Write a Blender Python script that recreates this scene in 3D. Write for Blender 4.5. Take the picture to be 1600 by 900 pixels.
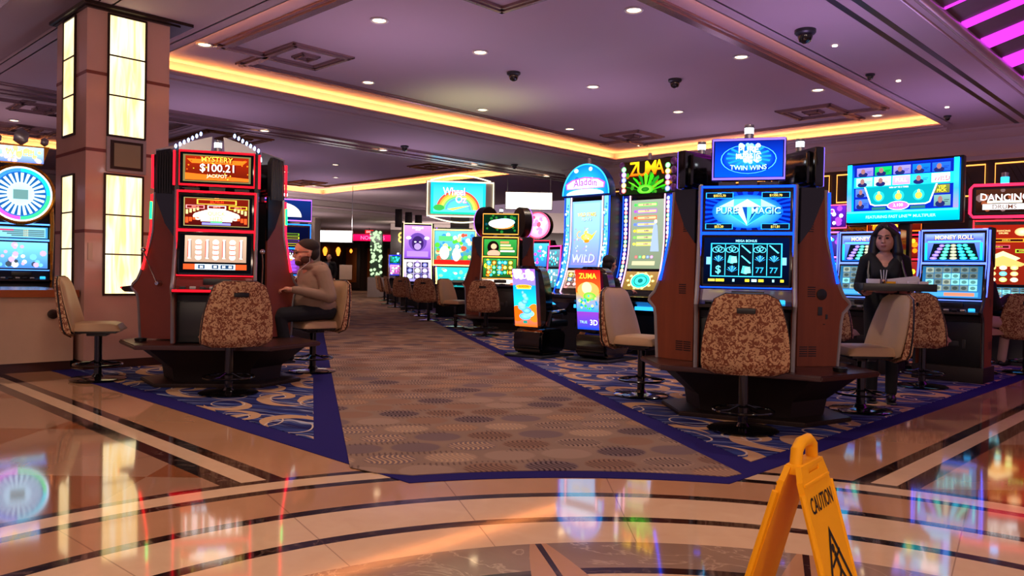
import bpy, bmesh, math, random
from mathutils import Vector, Matrix
random.seed(7)
for o in list(bpy.data.objects): bpy.data.objects.remove(o, do_unlink=True)
sc = bpy.context.scene
COL = sc.collection
R = math.radians
# ---------------------------------------------------------------- camera
F, EYE = 1230.0, 1.10
roll, pitch = math.atan(.0202), math.atan(19/F)
fwd = Vector((0, math.cos(pitch), -math.sin(pitch)))
r0 = Vector((1, 0, 0)); u0 = r0.cross(fwd)
rt = r0*math.cos(roll) + u0*math.sin(roll); up = u0*math.cos(roll) - r0*math.sin(roll)
cd = bpy.data.cameras.new('camera'); cam = bpy.data.objects.new('camera', cd); COL.objects.link(cam)
cam.matrix_world = Matrix(((rt.x, up.x, -fwd.x, 0), (rt.y, up.y, -fwd.y, 0), (rt.z, up.z, -fwd.z, EYE), (0, 0, 0, 1)))
cd.sensor_width = 36; cd.lens = F/1600*36; cd.clip_end = 300
sc.camera = cam
# ---------------------------------------------------------------- world, exposure, lights
sc.view_settings.view_transform = 'Standard'; sc.view_settings.look = 'None'
sc.view_settings.exposure = 0.2; sc.view_settings.gamma = 1.0; sc.view_settings.use_curve_mapping = False
w = bpy.data.worlds.new('world'); sc.world = w; w.use_nodes = True
bg = w.node_tree.nodes['Background']; bg.inputs[0].default_value = (.55, .36, .50, 1); bg.inputs[1].default_value = .42
A46 = R(46.0); CU, SU = math.cos(A46), math.sin(A46)
def W(u, v, z=0.0): return Vector((u*CU - v*SU, u*SU + v*CU, z))      # hall grid -> world
def lin(c): return tuple((x/12.92 if x <= .04045 else ((x+.055)/1.055)**2.4) for x in c[:3])
def spot(name, p, power, col, size=120, blend=.9, d=(0, 0, -1), rad=.05):
    l = bpy.data.lights.new(name, 'SPOT'); l.energy = power; l.color = col; l.spot_size = R(size); l.spot_blend = blend; l.shadow_soft_size = rad
    o = bpy.data.objects.new(name, l); COL.objects.link(o); o.location = p
    o.rotation_euler = Vector(d).to_track_quat('-Z', 'Y').to_euler(); return o
def area(name, p, sx, sy, power, col, d, rotdir=None):
    l = bpy.data.lights.new(name, 'AREA'); l.shape = 'RECTANGLE'; l.size = sx; l.size_y = sy; l.energy = power; l.color = col
    o = bpy.data.objects.new(name, l); COL.objects.link(o)
    z = -Vector(d).normalized(); x = Vector(rotdir).normalized(); y = z.cross(x)
    o.matrix_world = Matrix(((x.x, y.x, z.x, p[0]), (x.y, y.y, z.y, p[1]), (x.z, y.z, z.z, p[2]), (0, 0, 0, 1))); return o
T1 = (4.24, 4.24, 15.15, 11.3); T2A = (2.92, 15.2, 6.7, 21.1); T2B = (7.0, 15.2, 15.7, 24.8); T0 = (-7.0, 2.0, 2.92, 17.0)
ZS, ZT = 3.90, 4.08
DL_T = [(4.65, 10.23), (5.57, 7.64), (7.25, 7.68), (7.27, 10.23), (9.80, 10.29), (9.70, 7.70), (7.21, 5.17), (9.64, 5.16), (12.05, 5.14),
        (12.1, 7.67), (12.17, 10.23), (14.67, 10.24), (14.53, 5.12), (12.24, 18.7), (12.2, 21.3), (13.9, 21.2), (14.8, 23.9), (4.5, 18.6)]
DL_S = [(7.73, 14.3), (10.63, 14.35), (13.42, 14.35), (16.13, 14.35)]
for i, (u, v) in enumerate(DL_T + DL_S):
    z = ZT if i < len(DL_T) else ZS
    spot('downlight_beam', W(u, v, z-.03), 60, (1, .79, .62), 110)
for u, v in ((1, 1), (1, 5), (3.6, 3.4), (3.6, 6.5), (6.2, 3.4), (0, -2), (4, -1), (-2, 3), (0, 8.4)):       # hall lights over the marble, above the frame
    spot('downlight_beam', W(u, v, ZS-.05), 108, (1, .78, .60), 120)
for u, v in ((6, 8), (10, 8), (14, 8), (6, 13.5), (11, 14), (10, 19), (14, 22), (3.5, 3.4), (8, 3.4), (13, 3.4), (0, 8), (1, 13.5), (4, 18)):      # added violet fill aimed up to brighten the ceiling, no fixtures there
    spot('ceiling_fill', W(u, v, 2.0), 88, (.72, .47, .58) if u < 5 else ((.62, .43, .74) if v > 4 else (.60, .38, .86)), 172, 1, (0, 0, 1), .4)
spot('ceiling_fill', W(9.2, 9.8, 2.5), 60, (.85, 1, .45), 105, 1, (0, 0, 1), .3)  # added lamp standing in for the machines' yellow-green spill on the tray
for p in ((-2.4, -2.6, 3.1), (3.2, -2.6, 3.1), (.4, -5.5, 3.1)):      # added warm fill behind the viewer, lights pillar and stool backs
    l = bpy.data.lights.new('rear_fill', 'POINT'); l.energy = 170; l.color = (1, .74, .56); l.shadow_soft_size = .5; o = bpy.data.objects.new('rear_fill', l); COL.objects.link(o); o.location = p
for p in ((-8.6, 38, 3.2), (-6.5, 31, 3.2), (-8.5, 45, 3.2), (-2, 34, 3.2), (-11, 30, 3.2)): spot('far_fill', p, 120, (1, .72, .48), 150)  # extra spots added to lift the dark far end
for p in ((-8, 31, 1.8), (-7.5, 39, 1.8), (-3, 33.5, 1.8)): spot('ceiling_fill', p, 90, (.85, .66, .72), 172, 1, (0, 0, 1), .4)  # added upward fill for the far ceiling
area('bulkhead_fill', (-1, 34.4, 2.6), 9, .3, 120, (1, .86, .80), (0, 1, .45), (1, 0, 0))  # added area lamp, brightens the pale bulkhead
area('bulkhead_fill', (-7, 27, 3.0), 6, .3, 60, (1, .86, .80), (.3, 1, .35), (1, 0, 0))  # second added lamp, toward the far fascia
def cove(a, b, inward, power=9, col=(1, .39, .09)):      # LED strip in the trough, washing wall and tray ceiling
    a, b = Vector(a), Vector(b); m = (a+b)/2; L = (b-a).length
    area('cove_led', m, L, .03, power*L, col, Vector((0, 0, 1)) - Vector(inward)*.12, b-a)
def cove_rect(t, sides, power):
    u0, v0, u1, v1 = t; g = .06; z = ZS+.015
    if 'F' in sides: cove(W(u0, v1+g, z), W(u1, v1+g, z), W(0, -1), power)
    if 'R' in sides: cove(W(u1+g, v0, z), W(u1+g, v1, z), W(-1, 0), power)
    if 'N' in sides: cove(W(u0, v0-g, z), W(u1, v0-g, z), W(0, 1), power)
    if 'L' in sides: cove(W(u0-g, v0, z), W(u0-g, v1, z), W(1, 0), power)
cove_rect(T1, 'FRNL', 6.6); cove_rect(T2A, 'FL', 6.6); cove_rect(T2B, 'FR', 7.0)
# ---------------------------------------------------------------- materials
class E:                                                   # tiny expression builder for shader math
    nt = None
    def __init__(s, k): s.k = k
    @staticmethod
    def op(o, *a, clamp=False):
        n = E.nt.nodes.new('ShaderNodeMath'); n.operation = o; n.use_clamp = clamp
        for i, x in enumerate(a):
            if isinstance(x, E): E.nt.links.new(x.k, n.inputs[i])
            else: n.inputs[i].default_value = x
        return E(n.outputs[0])
    def __add__(s, o): return E.op('ADD', s, o)
    def __radd__(s, o): return E.op('ADD', o, s)
    def __sub__(s, o): return E.op('SUBTRACT', s, o)
    def __rsub__(s, o): return E.op('SUBTRACT', o, s)
    def __mul__(s, o): return E.op('MULTIPLY', s, o)
    def __rmul__(s, o): return E.op('MULTIPLY', o, s)
    def __truediv__(s, o): return E.op('DIVIDE', s, o)
    def __gt__(s, o): return E.op('GREATER_THAN', s, o)
    def __lt__(s, o): return E.op('LESS_THAN', s, o)
def sin_(a): return E.op('SINE', a)
def floor_(a): return E.op('FLOOR', a)
def fract(a): return E.op('FRACT', a)
def abs_(a): return E.op('ABSOLUTE', a)
def hyp(a, b): return E.op('SQRT', a*a + b*b)
def mod(a, b): return a - floor_(a/b)*b
def band(a, lo, hi): return (a > lo)*(a < hi)
def sstep(a, lo, hi): return E.op('MULTIPLY', E.op('SUBTRACT', a, lo), 1.0/(hi-lo), clamp=True)
def hashn(a, b): return fract(sin_(a*127.1 + b*311.7 + 1.3)*43758.5)
def mixc(f, a, b):
    n = E.nt.nodes.new('ShaderNodeMix'); n.data_type = 'RGBA'
    for i, x in ((0, f), (6, a), (7, b)):
        if isinstance(x, E): E.nt.links.new(x.k, n.inputs[i])
        elif isinstance(x, (int, float)): n.inputs[i].default_value = x
        else: n.inputs[i].default_value = (*x, 1)
    return E(n.outputs[2])
def coords():
    g = E.nt.nodes.new('ShaderNodeNewGeometry'); s = E.nt.nodes.new('ShaderNodeSeparateXYZ'); E.nt.links.new(g.outputs['Position'], s.inputs[0])
    return E(s.outputs[0]), E(s.outputs[1]), E(s.outputs[2])
def noise(scale, detail=3, vec=None, dist=0.0, obj=False):
    n = E.nt.nodes.new('ShaderNodeTexNoise'); n.inputs['Scale'].default_value = scale; n.inputs['Detail'].default_value = detail; n.inputs['Distortion'].default_value = dist
    if vec is not None: E.nt.links.new(vec.k, n.inputs['Vector'])
    elif obj:
        t = E.nt.nodes.new('ShaderNodeTexCoord'); E.nt.links.new(t.outputs['Object'], n.inputs['Vector'])
    else:
        t = E.nt.nodes.new('ShaderNodeNewGeometry'); E.nt.links.new(t.outputs['Position'], n.inputs['Vector'])
    return E(n.outputs[0])
def vec(a, b, c=0.0):
    n = E.nt.nodes.new('ShaderNodeCombineXYZ')
    for i, x in enumerate((a, b, c)):
        if isinstance(x, E): E.nt.links.new(x.k, n.inputs[i])
        else: n.inputs[i].default_value = x
    return E(n.outputs[0])
MATS = {}
def mat(name, col, rough=.5, metal=0.0, emit=None, es=0.0, coat=0.0, spec=.5, fn=None, var=0.0, vs=8):
    if name in MATS: return MATS[name]
    m = bpy.data.materials.new(name); m.use_nodes = True; nt = m.node_tree; E.nt = nt
    b = nt.nodes['Principled BSDF']; c = lin(col)
    b.inputs['Base Color'].default_value = (*c, 1); b.inputs['Roughness'].default_value = rough; b.inputs['Metallic'].default_value = metal
    b.inputs['Coat Weight'].default_value = coat; b.inputs['Coat Roughness'].default_value = .08; b.inputs['Specular IOR Level'].default_value = spec
    if emit: b.inputs['Emission Color'].default_value = (*lin(emit), 1); b.inputs['Emission Strength'].default_value = es
    if fn: nt.links.new(fn().k, b.inputs['Base Color'])
    elif not emit:                                         # slight mottling so that nothing is perfectly flat
        f = noise(vs, 4, obj=True); d = tuple(x*(1-(var or .12)) for x in c); nt.links.new(mixc(f, c, d).k, b.inputs['Base Color'])
    MATS[name] = m; return m
def glow(name, col, s, sample=True):
    if name in MATS: return MATS[name]
    m = bpy.data.materials.new(name); m.use_nodes = True; nt = m.node_tree; nt.nodes.remove(nt.nodes['Principled BSDF'])
    e = nt.nodes.new('ShaderNodeEmission'); e.inputs[1].default_value = s
    if col: e.inputs[0].default_value = (*lin(col), 1)
    else:
        a = nt.nodes.new('ShaderNodeAttribute'); a.attribute_name = 'Col'; nt.links.new(a.outputs[0], e.inputs[0])
    nt.links.new(e.outputs[0], nt.nodes['Material Output'].inputs[0])
    if not sample: m.cycles.emission_sampling = 'NONE'
    MATS[name] = m; return m

def f_marble():
    x, y, z = coords(); u = x*CU + y*SU; v = y*CU - x*SU
    n1 = noise(1.3, 6, dist=1.2); n2 = noise(7, 5, dist=.6); vein = sstep(abs_(noise(2.2, 7, dist=2.5) - .5), .0, .018)
    tan = mixc(n1, lin((.80, .60, .45)), lin((.70, .50, .37)))
    cream = mixc(n2, lin((.92, .78, .64)), lin((.86, .70, .56)))
    dark = mixc(vein, lin((.40, .31, .27)), mixc(n2, lin((.08, .05, .05)), lin((.16, .10, .09))))
    grey = mixc(n1, lin((.66, .54, .46)), mixc(vein, lin((.80, .70, .60)), lin((.50, .40, .34))))
    dk = E.op('MINIMUM', mod(u + v + 40.0, 1.7), mod(u - v + 40.0, 1.7))
    field = mixc(mod(floor_((u+v+40.0)/1.7) + floor_((u-v+40.0)/1.7), 2.0) > .5, mixc(n1, lin((.70, .53, .42)), lin((.58, .42, .33))), mixc(n1, lin((.60, .36, .22)), lin((.52, .30, .18))))
    c = field
    # straight corridor bands: left one runs along v, right one along u
    for a in (2.60 - u, 2.08 - v):
        c = mixc(band(a, -.2, .43), c, tan); c = mixc(band(a, .43, .515), c, dark); c = mixc(band(a, .515, .64), c, cream); c = mixc(band(a, .64, .745), c, dark)
    r = hyp(x - .54, y - 1.18)
    seam = (hashn(floor_(E.op('ARCTAN2', y - 1.18, x - .54)*5.1), 3.0))*.0
    c = mixc(r < 3.46, c, dark); c = mixc(r < 3.40, c, cream)
    c = mixc(r < 3.26, c, dark); c = mixc(r < 3.19, c, tan)
    c = mixc(r < 2.83, c, dark); c = mixc(r < 2.76, c, cream)
    c = mixc(r < 2.43, c, dark); c = mixc(r < 2.36, c, cream)
    c = mixc(r < 2.085, c, grey); c = mixc(r < 1.80, c, dark); c = mixc(r < 1.74, c, cream)
    # star petals of the medallion
    th = E.op('ARCTAN2', y - 1.18, x - .54); k = abs_(mod(th*(12/math.tau) + .12, 1.0) - .5)
    pet = (k*1.15 + r*.28) ; c = mixc((pet < .62)*(r < 2.085)*(r > .3), c, tan); c = mixc((k < .012)*(r < 2.085)*(pet < .62), c, dark)
    jo = (abs_(mod(th*(22/math.tau), 1.0) - .5) < .004)*(r < 3.2)*(r > 2.085); c = mixc(jo*.5, c, lin((.45, .3, .22)))
    return c
def f_aisle():
    x, y, z = coords()
    a = R(13.0); p = x*math.cos(a) + y*math.sin(a); q = y*math.cos(a) - x*math.sin(a)
    s, t = .36, .30
    row = floor_(q/t); off = mod(row, 2.0)*.5; ci = floor_(p/s + off)
    lx = (fract(p/s + off) - .5)*s; ly = (fract(q/t) - .5)*t
    h = hashn(ci, row); h2 = hashn(ci + 7.0, row + 3.0)
    base = mixc(noise(2.5, 3), lin((.60, .49, .43)), lin((.50, .41, .37)))
    disc = 1.0 - sstep(hyp(lx, ly*1.15), .145, .165)
    cc = mixc(h > .72, mixc(h > .38, lin((.55, .39, .31)), lin((.66, .55, .49))), lin((.37, .32, .39)))
    c = mixc(disc*.55, base, cc)
    st = sin_((lx + .022*sin_(ly*24.0))*math.tau/.031)
    rip = sstep(st, -.1, .5)*(1.0 - sstep(hyp(lx, (ly+.0)*1.3), .14, .16))
    c = mixc(rip*(h2 > .35)*mixc_s(h), c, mixc(h2 > .66, lin((.74, .60, .48)), lin((.20, .15, .19))))
    st2 = sstep(sin_((p + .01*sin_(q*20.0))*math.tau/.034), .2, .6)*sstep(.045 - abs_(mod(q + .06, t) - .05), 0.0, .02)*(noise(2.0, 1) > .5)
    c = mixc(st2*.55, c, lin((.25, .19, .20)))
    return mixc(noise(260, 2)*.35, c, lin((.30, .20, .16)))
def mixc_s(h): return h*.4 + .6
def f_swirl():
    x, y, z = coords(); wob = noise(1.6, 2)
    q = (x*.25 + y)*9.0 + sin_(x*1.7 + wob*4.0)*1.2
    st = noise(1.0, 4, vec=vec(x*1.1, q*1.4)); st2 = noise(1.0, 4, vec=vec(x*1.6 + 9.0, q*2.6))
    c = mixc(sstep(st, .40, .62), lin((.09, .08, .30)), lin((.20, .26, .50)))
    c = mixc(sstep(st2, .55, .68), c, lin((.62, .64, .72))); c = mixc(sstep(st2, .30, .40), lin((.07, .05, .14)), c)
    tan = lin((.70, .55, .42)); S = .92
    for k, (ox, oy, rr, dx, dy) in enumerate(((0, 0, .27, .075, .035), (.38, .33, .20, -.06, .04), (.60, .62, .25, .05, -.065), (.15, .70, .17, -.05, -.03))):
        lx = mod(x + ox + wob*.15 + 40.0, S) - S/2; ly = mod(y*.93 + ox*.3 + oy + x*.35 + 40.0, S) - S/2
        r1 = hyp(lx, ly); r2 = hyp(lx - dx, ly - dy)
        c = mixc((r1 < rr)*(r2 > rr - .036), c, tan); c = mixc(band(hyp(lx - dx*.5, ly - dy*2), rr - .065, rr - .052), c, lin((.74, .66, .60)))
    return c
def f_brocade():
    t = E.nt.nodes.new('ShaderNodeTexCoord'); n = E.nt.nodes.new('ShaderNodeTexNoise'); E.nt.links.new(t.outputs['Object'], n.inputs[0])
    n.inputs['Scale'].default_value = 36; n.inputs['Detail'].default_value = 1.5; n.inputs['Distortion'].default_value = 1.6
    f = sstep(E(n.outputs[0]), .47, .53); g = noise(9, 3, obj=True)
    return mixc(f, mixc(g, lin((.52, .27, .15)), lin((.43, .21, .12))), mixc(g, lin((.84, .67, .50)), lin((.72, .55, .39))))
def f_wood():
    t = E.nt.nodes.new('ShaderNodeTexCoord'); s = E.nt.nodes.new('ShaderNodeSeparateXYZ'); E.nt.links.new(t.outputs['Object'], s.inputs[0])
    n = noise(1.0, 5, vec=vec(E(s.outputs[0])*14.0, E(s.outputs[1])*14.0, E(s.outputs[2])*1.4))
    return mixc(n, lin((.56, .28, .15)), lin((.44, .20, .11)))
def f_onyx():
    x, y, z = coords(); n = noise(1.0, 6, vec=vec(x*9.0 + y*9.0, x*2.0, z*1.3), dist=1.0)
    return mixc(sstep(n, .35, .65), lin((1, .83, .50)), lin((1, .95, .79)))

M = dict(
 marble=mat('polished_marble_inlay', (1, 1, 1), .055, spec=.62, coat=.35, fn=f_marble), aisle=mat('tan_ripple_carpet', (1, 1, 1), .95, spec=.1, fn=f_aisle),
 swirl=mat('blue_swirl_carpet', (1, 1, 1), .95, spec=.1, fn=f_swirl), border=mat('navy_carpet_border', (.14, .11, .38), .95, spec=.1),
 ceil=mat('painted_ceiling', (.74, .66, .68), .75, var=.05, vs=2), mould=mat('metallic_moulding', (.64, .53, .53), .26, .58), mould2=mat('gold_moulding', (.60, .42, .26), .3, .8),
 pillar=mat('pink_marble_cladding', (.86, .69, .62), .16, coat=.3, var=.18, vs=3), band=mat('marble_joint_band', (.52, .27, .22), .25), bronze=mat('dark_bronze_trim', (.20, .14, .11), .4, .5),
 black=mat('black_plastic', (.045, .045, .055), .35), gloss=mat('gloss_black_plastic', (.03, .03, .035), .12, coat=.5), wood=mat('brown_laminate', (1, 1, 1), .45, fn=f_wood),
 wood2=mat('dark_walnut_shelf', (.26, .13, .09), .32, coat=.3), dwood=mat('dark_panelled_wood', (.17, .10, .08), .35), silver=mat('silver_trim', (.66, .66, .68), .28, .8),
 gtrim=mat('grey_satin_trim', (.62, .60, .62), .4, .1), chrome=mat('chrome', (.8, .8, .82), .08, 1.0), tan=mat('tan_leather', (.70, .56, .42), .48, var=.15), bro=mat('brown_brocade_shell', (1, 1, 1), .6, fn=f_brocade),
 plinth=mat('dark_plinth', (.12, .07, .06), .5), yellow=mat('yellow_plastic', (.98, .68, .05), .6, spec=.25), ink=mat('black_print', (.05, .04, .04), .6), cream=mat('cream_counter', (.80, .68, .58), .3, coat=.2),
 gold=mat('gold_ornament', (.85, .58, .18), .25, .9), glass=mat('smoked_mirror_panel', (.45, .36, .36), .06, .85), white=mat('white_plastic', (.85, .84, .82), .4), red=mat('red_plastic', (.75, .12, .08), .35),
 dgrey=mat('dark_grey_plastic', (.16, .17, .19), .4), wallp=mat('pale_bulkhead_paint', (.70, .64, .62), .7))
G = dict(base=glow('screen_backlight', None, 1.7), det=glow('screen_picture', None, 2.0, False), dim=glow('sign_picture', None, 1.0), cove=glow('cove_lamp', (1, .6, .25), 3))

# ---------------------------------------------------------------- mesh helpers
class MB:
    def __init__(s): s.bm = bmesh.new(); s.M = Matrix.Identity(4)
    def add(s, verts, faces, mi=0, smooth=False):
        vs = [s.bm.verts.new(s.M @ Vector(v)) for v in verts]
        out = []
        for f in faces:
            try: q = s.bm.faces.new([vs[i] for i in f]); q.material_index = mi; q.smooth = smooth; out.append(q)
            except ValueError: pass
        return vs, out
    def box(s, x0, y0, z0, x1, y1, z1, bev=0.0, mi=0, seg=2):
        t = bmesh.new(); bmesh.ops.create_cube(t, size=1)
        for v in t.verts: v.co = Vector(((x0+x1)/2 + v.co.x*(x1-x0), (y0+y1)/2 + v.co.y*(y1-y0), (z0+z1)/2 + v.co.z*(z1-z0)))
        if bev: bmesh.ops.bevel(t, geom=t.edges[:], offset=min(bev, .49*min(abs(x1-x0), abs(y1-y0), abs(z1-z0))), segments=seg, affect='EDGES', profile=.6)
        s.merge(t, mi, bool(bev)); return s
    def merge(s, t, mi=0, smooth=False):
        t.verts.index_update(); s.add([v.co.copy() for v in t.verts], [[v.index for v in f.verts] for f in t.faces], mi, smooth); t.free()
    def prism(s, pts, lo, hi, axis='x', mi=0, bev=0.0):     # polygon in the plane normal to axis
        def p3(a, b, c): return {'x': (c, a, b), 'y': (a, c, b), 'z': (a, b, c)}[axis]
        n = len(pts); t = bmesh.new()
        vs = [t.verts.new(p3(a, b, lo)) for a, b in pts] + [t.verts.new(p3(a, b, hi)) for a, b in pts]
        t.faces.new(vs[:n]); t.faces.new(vs[n:][::-1])
        for i in range(n): t.faces.new([vs[i], vs[n+i], vs[n+(i+1) % n], vs[(i+1) % n]])
        bmesh.ops.recalc_face_normals(t, faces=t.faces)
        if bev: bmesh.ops.bevel(t, geom=t.edges[:], offset=bev, segments=2, affect='EDGES')
        s.merge(t, mi, False); return s
    def tube(s, path, r, n=10, closed=False, mi=0, caps=True):
        P = [Vector(p) for p in path]; rs = r if isinstance(r, (list, tuple)) else [r]*len(P); rings = []; prev = None
        for i, p in enumerate(P):
            if closed: d = P[(i+1) % len(P)] - P[i-1]
            else: d = P[min(i+1, len(P)-1)] - P[max(i-1, 0)]
            d.normalize()
            a = (prev - d*prev.dot(d)) if prev is not None else d.orthogonal()
            if a.length < 1e-5: a = d.orthogonal()
            a.normalize(); b = d.cross(a); prev = a
            rings.append([p + (a*math.cos(k*math.tau/n) + b*math.sin(k*math.tau/n))*rs[i] for k in range(n)])
        V = [v for rg in rings for v in rg]; Fc = []; m = len(P)
        for i in range(m if closed else m-1):
            j = (i+1) % m
            for k in range(n): Fc.append((i*n+k, i*n+(k+1) % n, j*n+(k+1) % n, j*n+k))
        if not closed and caps: Fc += [tuple(range(n))[::-1], tuple(range((m-1)*n, m*n))]
        s.add(V, Fc, mi, True); return s
    def lathe(s, prof, n=24, c=(0, 0, 0), mi=0, smooth=True, caps=True):
        V = []; Fc = []; m = len(prof)
        for r, z in prof:
            for k in range(n): V.append((c[0]+max(r, 1e-4)*math.cos(k*math.tau/n), c[1]+max(r, 1e-4)*math.sin(k*math.tau/n), c[2]+z))
        for i in range(m-1):
            for k in range(n): Fc.append((i*n+k, i*n+(k+1) % n, (i+1)*n+(k+1) % n, (i+1)*n+k))
        if caps: Fc += [tuple(range(n))[::-1], tuple(range((m-1)*n, m*n))]
        s.add(V, Fc, mi, smooth); return s
    def ell(s, c, r, mi=0, n=3, rot=None):
        t = bmesh.new(); bmesh.ops.create_icosphere(t, subdivisions=n, radius=1)
        for v in t.verts:
            q = Vector((v.co.x*r[0], v.co.y*r[1], v.co.z*r[2]))
            if rot: q = rot @ q
            v.co = Vector(c) + q
        s.merge(t, mi, True); return s
    def cap(s, a, b, ra, rb, mi=0, n=12):                   # tapered capsule
        a, b = Vector(a), Vector(b); d = (b-a).normalized()
        pts, rs = [], []
        for k in range(4): f = math.pi/2*(k/4); pts.append(a - d*ra*math.cos(f)); rs.append(max(ra*math.sin(f), .001))
        for k in range(5): f = math.pi/2*(k/4); pts.append(b + d*rb*math.sin(f)); rs.append(max(rb*math.cos(f), .001))
        s.tube(pts, rs, n, mi=mi); return s
    def sheet(s, fn, nu, nv, th=None, mi=0):                # fn(a,b)->Vector, th: offset Vector fn for a second skin
        V = [fn(i/nu, j/nv) for j in range(nv+1) for i in range(nu+1)]; N = len(V)
        Fc = [(j*(nu+1)+i, j*(nu+1)+i+1, (j+1)*(nu+1)+i+1, (j+1)*(nu+1)+i) for j in range(nv) for i in range(nu)]
        if th:
            V += [th(i/nu, j/nv) for j in range(nv+1) for i in range(nu+1)]
            Fc += [tuple(N+q for q in f[::-1]) for f in Fc]
            b = [i for i in range(nu+1)] + [j*(nu+1)+nu for j in range(1, nv+1)] + [nv*(nu+1)+i for i in range(nu-1, -1, -1)] + [j*(nu+1) for j in range(nv-1, 0, -1)]
            for i in range(len(b)): p, q = b[i], b[(i+1) % len(b)]; Fc.append((p, N+p, N+q, q))
        s.add([tuple(v) for v in V], Fc, mi, True); return s
    def build(s, name, m, parent=None, smooth_angle=None):
        me = bpy.data.meshes.new(name); bmesh.ops.recalc_face_normals(s.bm, faces=s.bm.faces) ; s.bm.to_mesh(me); s.bm.free()
        for x in (m if isinstance(m, (list, tuple)) else [m]): me.materials.append(x)
        if len(me.polygons): me.set_sharp_from_angle(angle=R(38))
        o = bpy.data.objects.new(name, me); COL.objects.link(o)
        if parent: o.parent = parent
        return o
def thing(name, label, cat, loc=(0, 0, 0), yaw=0.0, group=None):
    o = bpy.data.objects.new(name, None); COL.objects.link(o); o.location = loc; o.rotation_euler = (0, 0, yaw); o.empty_display_size = .1
    o['label'] = label; o['category'] = cat
    if group: o['group'] = group
    return o
def tag(o, label, cat, group=None, kind=None):
    o['label'] = label; o['category'] = cat
    if group: o['group'] = group
    if kind: o['kind'] = kind
    return o
def struct(name, mb, m):
    o = mb.build(name, m); o['kind'] = 'structure'; return o
def copy_tree(o, parent=None):
    c = o.copy(); COL.objects.link(c)
    if parent: c.parent = parent
    for ch in [x for x in bpy.data.objects if x.parent == o]: copy_tree(ch, c)
    return c
TXT = {}
def text_geo(s, bold=.012):
    if s in TXT: return TXT[s]
    cu = bpy.data.curves.new('t', 'FONT'); cu.body = s; cu.size = 1; cu.offset = bold; cu.resolution_u = 3
    o = bpy.data.objects.new('t', cu); COL.objects.link(o); bpy.context.view_layer.update()
    me = bpy.data.meshes.new_from_object(o.evaluated_get(bpy.context.evaluated_depsgraph_get()))
    V = [(v.co.x, v.co.y) for v in me.vertices]; Fc = [list(p.vertices) for p in me.polygons]
    bpy.data.objects.remove(o); bpy.data.meshes.remove(me)
    if not V: V = [(0, 0), (1, 0), (0, 1)]; Fc = [(0, 1, 2)]
    x0 = min(v[0] for v in V); x1 = max(v[0] for v in V); y0 = min(v[1] for v in V); y1 = max(v[1] for v in V)
    TXT[s] = ([((v[0]-x0)/(x1-x0) - .5, (v[1]-y0)/(y1-y0) - .5) for v in V], Fc, (x1-x0)/(y1-y0)); return TXT[s]
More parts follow.
